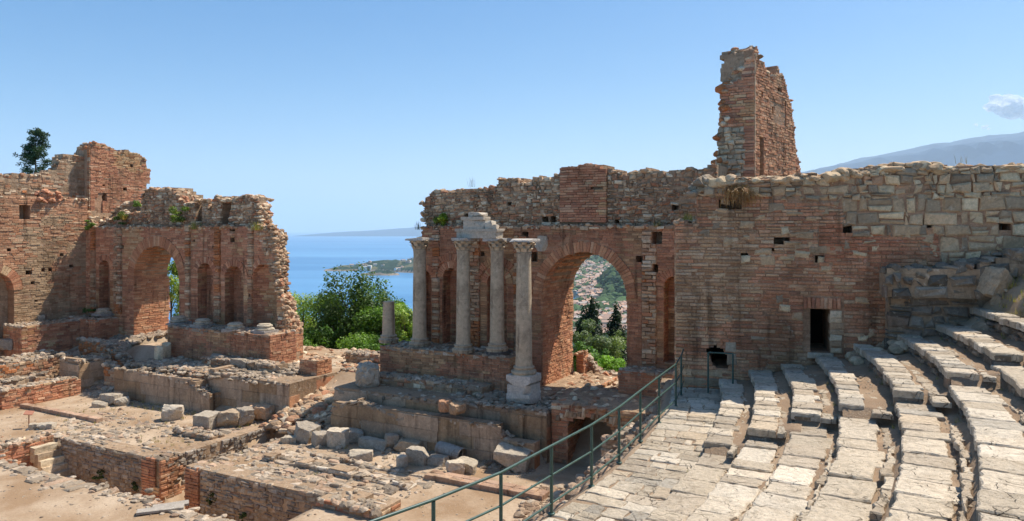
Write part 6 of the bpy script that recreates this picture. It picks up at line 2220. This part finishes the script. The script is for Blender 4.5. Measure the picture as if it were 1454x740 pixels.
def build_tiers():
    for k in range(10):
        rg = np.random.default_rng(910 + k)
        R, z = TR[k], TZ[k + 1]
        RISE, TREAD = z - TZ[k], TR[k + 1] - TR[k]
        f = polar(R)
        ph0 = phi_wall(R + 0.25) + 0.01
        sA, sB, sS = -ph0 * R, -PHI_END * R, -PHI_STAIR[k] * R
        T = thing("seat_tier", "%s curved tier of stone seats counted up from the paved walkway" % ORD[k], "seat tier", f(sS, R, z - RISE), "curved stone seat tiers")
        zt = lambda s: z - np.where(np.asarray(s) > sS, DROP, 0.0)
        up = TZ[min(k + 2, 10)] - TZ[k + 1] - 0.07
        worn = lambda s_: np.clip((np.asarray(s_) - sS - 0.8) / 2.2, 0, 1)          # lower part: earth and paving ease up to the next row
        ramp = lambda s_, r: worn(s_) * up * np.clip((r - R - 0.74) / max(TREAD - 0.76, 0.05), 0, 1)
        # riser of small stones
        m = MB()
        mp = lambda u, w, n: f(u, R - np.asarray(n, float), w)
        fl = RISE + 0.02
        for (s0, s1, dz) in ((sA, sS, 0.0), (sS, sB, -DROP)):
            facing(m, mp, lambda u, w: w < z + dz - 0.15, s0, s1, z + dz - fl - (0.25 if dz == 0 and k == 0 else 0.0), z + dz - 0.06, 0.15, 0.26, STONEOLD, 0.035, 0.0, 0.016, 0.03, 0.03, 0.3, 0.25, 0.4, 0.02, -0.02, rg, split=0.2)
        m.obj("riser", M_RUB, T)
        # earth of the tread behind the seat stones
        m = MB()
        V, Fq = grid_sheet(np.arange(sA - 0.3, sB, 0.14), np.concatenate([[R + 0.02], np.arange(R + 0.1, R + TREAD + 0.25, 0.1)]),
                           lambda s, r: zt(s) - 0.05 + (fbm(s * 2.2, r * 2.2, 0, 42 + k) - .5) * .09 * np.clip((r - R) / .2, 0, 1) + 0.06 * np.clip((r - R - TREAD + .25) / .25, 0, 1) * (1 - worn(s)) + ramp(s, r), lambda s, r, zz: f(s, r, zz))
        m.add(V, Fq, lin(160, 134, 108))
        m.obj("tread", M_TREAD, T, smooth=True)
        # seat stones
        s = sA
        nslab = 0
        while s < sB and nslab < 90:
            low = s > sS
            L = rg.uniform(0.30, 0.62) if not low else rg.uniform(0.42, 1.0)
            e = s + L
            if not low and sS - e < 0.25:
                e = sS - 0.005
            near = low
            depth = (0.50 if not low else 0.66) + rg.uniform(-.09, .08)
            m = MB()
            zz = float(zt((s + e) / 2)) + rg.uniform(-.018, .018)
            c = SLAB(np.array([s]), np.array([R]), rg)[0]
            r0 = R - 0.02 + rg.uniform(-.03, .02)
            slab(m, f, outline(s + 0.008, e - 0.008, r0, R + depth, rg, 0.014 if not low else 0.018, 3), zz, 0.15, 0.02, c, rg, 0.02 if not low else 0.03)
            if not low and abs(e - (sS - 0.005)) < 0.02:      # squared end block
                bricks(m, lambda u, w, n: f(u, R - np.asarray(n), w), np.array([[s + .02, e - .01, z - RISE - .02, z - 0.14]]), np.array([0.03]), STONEOLD(np.array([s]), np.array([z]), rg), 0.46, 0.03, 0.02, rg)
            m.obj("slab", M_SLAB, T)
            nslab += 1
            s = sS + 0.002 if (not low and e > sS - 0.01) else e
        # flat stones on the tread
        m = MB()
        s = sA
        while s < sB:
            L = rg.uniform(0.3, 0.7)
            if fbm(s * 0.35, k * 3.3, 0, 60) > (0.40 if s < sS else 0.30):
                w0 = R + (rg.uniform(0.52, 0.6) if s < sS else rg.uniform(.68, .76))
                slab(m, f, outline(s, s + L - .03, w0, R + TREAD - 0.07 + rg.uniform(-.1, 0), rg, 0.03, 3), float(zt(s)) - 0.045 + float(worn(s)) * up * 0.62 + rg.uniform(-.012, .012), 0.1, 0.015, TPAL(np.array([s]), np.array([R]), rg)[0], rg, 0.015)
            s += L
        n = 420
        ss = rg.uniform(sA, sB, n)
        rs = R + rg.uniform(.5, .86, n)
        P = f(ss, rs, zt(ss) - 0.045 + ramp(ss, rs))
        rocks(m, P, 0.008 + 0.035 * rg.random(n) ** 3, TPAL, ICO1, 0.6, rng=rg)
        m.obj("tread_paving", M_SLAB, T)


build_tiers()
mb = MB()
rg = np.random.default_rng(945)
for i in range(110):
    k = int(rg.integers(0, 9))
    f = polar(TR[k])
    s_ = rg.uniform(-phi_wall(TR[k] + .25) * TR[k] + .3, -PHI_END * TR[k])
    low = s_ > -PHI_STAIR[k] * TR[k]
    tuft(mb, f(s_, TR[k] - rg.uniform(.03, .1), (TZ[k] - (DROP if low and k > 0 else 0)) - 0.03), rg.uniform(.05, .13), 12, [(110, 122, 52), (140, 136, 70), (92, 106, 44), (168, 150, 92)], 0.06, 0.004, rg)
tag(mb.obj("weeds", M_GRASS), "small weeds growing along the foot of the seat risers", "weeds", kind="stuff")
# earth bank with grass between the top seats and the wall
def bank_h(u, n):
    return 6.15 + np.clip((u - 7.4) / 1.5, 0, 1) * 1.6 - np.clip(n - 1.2, 0, 2) * 0.5 + (fbm(u * 1.6, n * 1.6, 0, 71) - .5) * .35


mb = MB()
V, Fq = grid_sheet(np.arange(7.2, 12, .12), np.arange(0.0, 2.6, .12), bank_h, lambda u, n, z: PX(u, z, n))
mb.add(V, Fq, lin(170, 144, 112))
structure(mb.obj("earth_bank", M_DIRT, smooth=True))
rg = np.random.default_rng(950)
mb = MB()
u, n = rg.uniform(7.5, 11, 26), rg.uniform(0.8, 2.4, 26)
rocks(mb, PX(u, bank_h(u, n), n), rg.uniform(.06, .3, 26), STONE, ICO3, rng=rg)
tag(mb.obj("rubble", M_STONE), "stones lying on the grassy bank above the top seats", "rubble", kind="stuff")
mb = MB()
hewn(mb, PX(8.0, 6.75, 0.85), (0.6, 0.55, 0.75), 0.3, (0.2, 0.3), 951, .06, .35, STONE)
tag(mb.obj("boulder", M_STONE), "big pale boulder between dark wall blocks and the grassy bank", "boulder")
mb = MB()
for i in range(150):
    uu, nn = rg.uniform(7.5, 11), rg.uniform(0.6, 2.5)
    if fbm(uu * 1.2, nn * 1.2, 0, 72) > 0.47:
        tuft(mb, PX(uu, bank_h(np.array(uu), np.array(nn)), nn), 0.16, 16, [(176, 150, 90), (150, 140, 70), (120, 126, 56), (190, 164, 108)], 0.13, 0.006, rg)
tag(mb.obj("grass", M_GRASS), "dry yellow grass on the bank above the top seats", "grass", kind="stuff")

# ------------------------------------------------------------------ green railing
RAIL = [(5.12, 21.75), (4.72, 20.4), (4.28, 19.1), (3.52, 17.5), (2.80, 15.95), (2.12, 14.47), (1.43, 13.15), (0.64, 11.87), (-0.16, 10.56), (-1.02, 9.49), (-1.9, 8.55), (-2.85, 7.65)]


def build_rail():
    q = lambda p, z: np.array([p[0], p[1], z])
    T = thing("metal_railing", "green painted metal railing curving along the paved walkway edge", "railing", q(RAIL[7], ZW))
    for ph in RAIL:
        m = MB()
        p = q(ph, ZW - 0.12)
        limb(m, [p, p + [0, 0, 1.2]], [0.028, 0.028], lin(60, 84, 72), 10)
        lathe(m, p[0], p[1], [(0.001, ZW - .01), (0.06, ZW - .01), (0.06, ZW + 0.012), (0.036, ZW + 0.014)], lin(60, 84, 72), 12)
        m.obj("post", M_RAIL, T, smooth=True)
    for h, r in ((1.1, 0.022), (0.62, 0.018), (0.17, 0.018)):
        m = MB()
        limb(m, [q(p, ZW + h) for p in RAIL], [r] * len(RAIL), lin(60, 84, 72), 10)
        m.obj("rail", M_RAIL, T, smooth=True)
    # little frame beside the wall
    p0 = np.array([*PX(0.95, 0, 0.62)[:2], ZW])
    p1 = np.array([*PX(1.62, 0, 0.62)[:2], ZW])
    T = thing("barrier_frame", "small dark square metal barrier frame in front of the wall breach", "barrier", p0)
    for p, zb in ((p0, ZW - .1), (p1, ZW + 0.3)):
        m = MB()
        limb(m, [np.array([p[0], p[1], zb]), np.array([p[0], p[1], ZW + 1.15])], [0.026, 0.026], lin(48, 60, 54), 10)
        m.obj("post", M_RAIL, T, smooth=True)
    m = MB()
    limb(m, [np.array([p0[0], p0[1], ZW + 1.15]), np.array([p1[0], p1[1], ZW + 1.15])], [0.024, 0.024], lin(48, 60, 54), 10)
    m.obj("top_bar", M_RAIL, T, smooth=True)


build_rail()

# ------------------------------------------------------------------ trees and shrubs
def tree(name, label, a, b, zg, h, w, n, size, cols, kind="round", seed=1, group=None, cat="tree", trunk=0.16, lean=0.0):
    rg = np.random.default_rng(seed)
    base = W(a, b, zg)
    T = thing(name, label, cat, base, group)
    C, Rr = [], []
    m = MB()
    bc = lin(92, 78, 62)
    top = base + np.array([lean, 0, h])
    if kind == "cypress":
        for i in range(26):
            t = (i + .5) / 26
            r = w * 0.85 * (math.sin(math.pi * min(1, (t * 0.93 + 0.1))) ** 0.7) * rg.uniform(.75, 1.1)
            C.append(base + [rg.uniform(-.3, .3) * r, rg.uniform(-.3, .3) * r, h * (0.08 + 0.9 * t)])
            Rr.append((r * .8, r * .8, h * 0.07))
        limb(m, [base - [0, 0, .3], base + [0, 0, h * .5], base + [0, 0, h * .95]], [trunk, trunk * .6, 0.02], bc)
    elif kind == "pine":
        limb(m, [base - [0, 0, .3], base + [0.1, 0, h * .5], top - [0, 0, .2]], [trunk, trunk * .6, 0.03], bc)
        for i in range(70):
            t = rg.uniform(0.5, 1.0)
            rr = w * 0.52 * (1.02 - t) ** 0.55 * 1.3 * rg.uniform(0.3, 1.0)
            an = rg.uniform(0, 6.28)
            q0 = base + np.array([.08, 0, h * t - .15])
            p = base + np.array([math.cos(an) * rr + .1, math.sin(an) * rr, h * t + rr * .12])
            limb(m, [q0, (p + q0) / 2 + [0, 0, .05], p], [0.05, 0.03, 0.012], bc, 5)
            for q, sc in ((1.0, rg.uniform(.6, 1.1)), (0.6, rg.uniform(.8, 1.3))):
                C.append(q0 + (p - q0) * q)
                Rr.append((w * .062 * sc, w * .062 * sc, w * .05 * sc))
    else:
        limb(m, [base - [0, 0, .3], base + [0, 0, h * .35], base + [lean * .5, 0, h * .6]], [trunk, trunk * .8, trunk * .5], bc)
        K = int(22 + w * 5)
        for i in range(K):
            d = rg.normal(size=3)
            d /= np.linalg.norm(d)
            rad = rg.uniform(0.25, 1.0) ** 0.5
            p = base + np.array([d[0] * w * .5 * rad + lean * .5, d[1] * w * .5 * rad, h * 0.52 + d[2] * h * 0.42 * rad])
            if kind == "spiky" and d[2] > 0.1:
                p[2] += h * .08 * rg.random()
            s = w * rg.uniform(.10, .19)
            C.append(p)
            Rr.append((s, s, s * (1.5 if kind == "spiky" else 0.85)))
            if i % 3 == 0:
                limb(m, [base + np.array([lean * .3, 0, h * .3]), (base + np.array([0, 0, h * .4]) + p) / 2, p], [trunk * .45, trunk * .3, .02], bc, 6)
    m.obj("trunk", M_BARK, T)
    c = MB()
    leaves(c, C, Rr, n, size, cols, rg, 0.35)
    c.obj("crown", M_LEAF, T)
    return T


DG = [(70, 92, 40), (84, 108, 46), (58, 78, 36), (98, 122, 52)]
LG = [(128, 148, 62), (142, 160, 72), (112, 134, 56), (152, 162, 82)]
BG = [(88, 118, 44), (104, 134, 50), (74, 104, 40), (120, 146, 60)]
OL = [(104, 116, 78), (118, 128, 90), (92, 104, 66)]
CY = [(40, 54, 32), (48, 64, 36), (34, 46, 28)]


def hz_at(a, b):
    return float(hill_h(np.array(float(a)), np.array(float(b))))


def atpx(px, b):
    return front(b).px(px, 327)[0]


def put(px, b, top_y, wpx, name, label, n, size, cols, kind, seed, **k):
    a, zt_ = front(b).px(px, top_y)
    Y = front(b).O[1] + a * A2[1]
    zg = k.pop('zg', None)
    if zg is None:
        zg = hz_at(a, b)
    return tree(name, label, a, b, zg, zt_ - zg, wpx * Y / F, n, size, cols, kind, seed, **k)


put(512, 25, 394, 128, "broadleaf_tree", "big dark green bushy tree filling the gap before the sea", 24000, 0.10, DG, "spiky", 61, trunk=.2)
put(550, 23.5, 424, 92, "broadleaf_tree", "bright green rounded tree in front of the dark one in the gap", 14000, 0.10, BG, "round", 62)
put(478, 22.5, 448, 75, "broadleaf_tree", "mid green low tree below the big dark tree in the gap", 8000, 0.095, [(74, 104, 40), (88, 120, 46), (62, 90, 36)], "round", 63)
put(430, 25, 410, 95, "broadleaf_tree", "pale yellow green tree against the broken end of the left wall", 16000, 0.085, LG, "round", 64)
put(416, 30, 424, 80, "broadleaf_tree", "dull green tree behind the pale one by the left wall", 6000, 0.1, [(84, 106, 62), (98, 118, 70)], "round", 65)
put(575, 22.5, 440, 52, "broadleaf_tree", "light green tree between the column stump and the first column", 8000, 0.09, LG, "spiky", 66)
put(440, 20.6, 474, 60, "shrub", "low fresh green shrub behind the gap wall at left", 4000, 0.08, BG, "round", 67, cat="shrub", trunk=.05)
put(520, 20.4, 478, 80, "shrub", "low fresh green shrub behind the gap wall at right", 5000, 0.08, BG, "round", 68, cat="shrub", trunk=.05)
put(841, 42, 416, 42, "cypress_tree", "taller dark cypress seen through the big arch", 22000, 0.12, CY, "cypress", 71, trunk=.12)
put(874, 44, 424, 29, "cypress_tree", "slimmer dark cypress on the right inside the big arch", 14000, 0.11, CY, "cypress", 72, trunk=.1)
put(824, 34, 444, 60, "broadleaf_tree", "grey green tree at the left inside the big arch", 9000, 0.09, OL, "round", 73)
put(849, 28, 470, 56, "olive_tree", "silvery olive tree in front of the cypresses", 9000, 0.07, OL, "round", 74)
put(878, 29, 462, 66, "olive_tree", "wide pale olive tree at the right inside the big arch", 6000, 0.07, [(122, 132, 84), (136, 144, 96), (108, 118, 72)], "round", 75)
put(830, 22, 484, 44, "shrub", "dark green shrub behind the brick stump in the big arch", 3500, 0.07, BG, "round", 76, cat="shrub", trunk=.05)
put(866, 21, 509, 52, "shrub", "bright lime green shrub at the foot of the big arch view", 6000, 0.07, [(124, 158, 56), (142, 172, 66), (108, 142, 48)], "round", 77, cat="shrub", trunk=.05)
put(850, 24, 488, 40, "shrub", "mid green shrub between the olive and the lime green shrub", 4000, 0.07, BG, "round", 80, cat="shrub", trunk=.05)
put(243, 19, 368, 44, "shrub", "feathery yellow green shrub seen through the left arch", 6000, 0.075, LG, "spiky", 78, trunk=.07, cat="shrub")
put(50, 34, 182, 90, "pine_tree", "dark pine tree rising behind the far left wall", 10000, 0.10, [(58, 78, 46), (54, 74, 46), (38, 54, 36)], "pine", 79, trunk=.2, zg=4.0)

# plants rooted in the walls
def wallplant(name, label, p, r, n, size, cols, seed, squash=0.6):
    rg = np.random.default_rng(seed)
    p = np.asarray(p, float)
    m = MB()
    K = 7
    C = p + rg.normal(0, 1, (K, 3)) * r * 0.45
    leaves(m, C, np.abs(rg.normal(0.5, .12, (K, 3))) * r * np.array([1, 1, squash]), n, size, cols, rg, 0.2)
    limb(m, [p - [0, 0, r * .4], p], [0.02, 0.012], lin(90, 76, 56), 5)
    tag(m.obj(name, M_LEAF, None, base=p), label, "plant")


def wp(px, py, b, n=0.1):
    a, z = front(b).px(px, py)
    return front(b)(a, z, n)


wallplant("wall_shrub", "bright yellow green shrub growing high in the wall above the columns", wp(629, 313, 13.3, .2), 0.36, 900, 0.05, [(150, 160, 50), (120, 140, 44), (92, 112, 40)], 81, .9)
wallplant("wall_shrub", "sloping green creeper on top of the left stage wall", wp(258, 303, 13.1, .1), 0.5, 1100, 0.05, [(112, 128, 52), (92, 110, 44), (136, 146, 66)], 82)
wallplant("wall_shrub", "dark green creeper beside the leaning rubble left of the arch top", wp(176, 310, 13.2, .1), 0.45, 900, 0.05, [(84, 98, 44), (64, 80, 38), (110, 118, 56)], 83)
wallplant("wall_shrub", "small green clump on the ledge at the wing corner", wp(131, 317, 13.0, .1), 0.3, 500, 0.05, [(104, 124, 52), (84, 104, 44)], 84)
wallplant("wall_shrub", "little green plant on the pale rubble behind the left arch", wp(201, 289, 14.2, .2), 0.28, 400, 0.05, [(110, 130, 54), (92, 112, 46)], 85)
wallplant("wall_shrub", "green weeds growing on the shady corner podium", wp(128, 441, 12.6, .1), 0.32, 500, 0.045, [(70, 92, 40), (84, 106, 46)], 86, .4)
for i, (p, h, n, cols, lab, sp) in enumerate((
        (wp(368, 327, 13.1, .15), 0.55, 130, [(190, 170, 84), (168, 156, 70), (140, 140, 60)], "tuft of golden grass on the left wall near its seaward corner", .35),
        (wp(281, 326, 13.1, .2), 0.65, 120, [(140, 140, 80), (170, 156, 96), (112, 120, 62)], "tuft of pale grass hanging over the left wall beside the arch", .35),
        (wp(181, 312, 13.2, .25), 0.4, 70, [(196, 164, 84), (176, 146, 74)], "tuft of orange dry grass on the left wall above the niche", .22),
        (wp(667, 266, 13.5, -.2), 0.6, 12, [(110, 100, 76), (92, 92, 64)], "sparse thin twigs sprouting on top of the stage wall", .3),
        (wp(592, 326, 13.1, -.1), 0.5, 40, [(110, 104, 78), (90, 92, 60)], "dry twigs on the broken edge above the first column", .14),
        (PX(7.6, 10.3, -.4), 0.36, 9, [(150, 130, 92), (120, 110, 70)], "few dry stalks on top of the near wall", .2),
        (PX(0.3, 8.78, -.2), 0.3, 60, [(130, 130, 64), (160, 150, 84)], "short grass on the ledge at the corner of the near wall", .25),
        (wp(935, 322, 13.1, .1), 0.35, 50, [(130, 124, 74), (104, 108, 56)], "small grass clump on the ledge right of the big arch", .2))):
    m = MB()
    tuft(m, p, h * .85, n, cols, sp, 0.006, np.random.default_rng(870 + i), 0.6)
    tag(m.obj("grass_tuft", M_GRASS, None, base=p), lab, "grass tuft")
# brown dry grass hanging from the top of the near wall
m = MB()
rg = np.random.default_rng(890)
p = PX(1.75, 9.75, 0.12)
for i in range(260):
    b0 = PX(1.72 + rg.normal(0, .2), 9.72 + rg.uniform(-.15, .1), rg.uniform(.02, .2))
    L = rg.uniform(.2, .6)
    t = PX(1.85 + rg.normal(0, .3), b0[2] - L * .5, rg.uniform(.1, .35))
    t2 = np.array([t[0] + rg.normal(0, .05), t[1], b0[2] - L])
    sd = np.array([0.008, 0, 0])
    cc = lin(*[(168, 124, 76), (150, 106, 64), (186, 146, 96)][rg.integers(3)])
    m.add([b0 - sd, b0 + sd, t + sd, t - sd], [[0, 1, 2, 3]], cc)
    m.add([t - sd, t + sd, t2], [[0, 1, 2]], cc)
tag(m.obj("grass_tuft", M_GRASS, None, base=p), "brown dry grass hanging over the top of the near brick wall", "grass tuft")
# weeds in the pit wall and along the stage
for i, (a, z, lab) in enumerate(((-3.6, -1.0, "dark weeds on the left pit wall, biggest clump"), (-1.5, -1.05, "dark weeds beside the brick corner of the left pit wall"), (2.6, -.9, "dark weeds near the corridor end of the right pit wall"),
                                 (4.2, -1.1, "dark weeds halfway along the right pit wall"))):
    wallplant("wall_weeds", lab, front(2.6)(a, z, 0.06), 0.2, 260, 0.035, [(60, 74, 36), (74, 90, 42), (48, 60, 30)], 891 + i, .7)
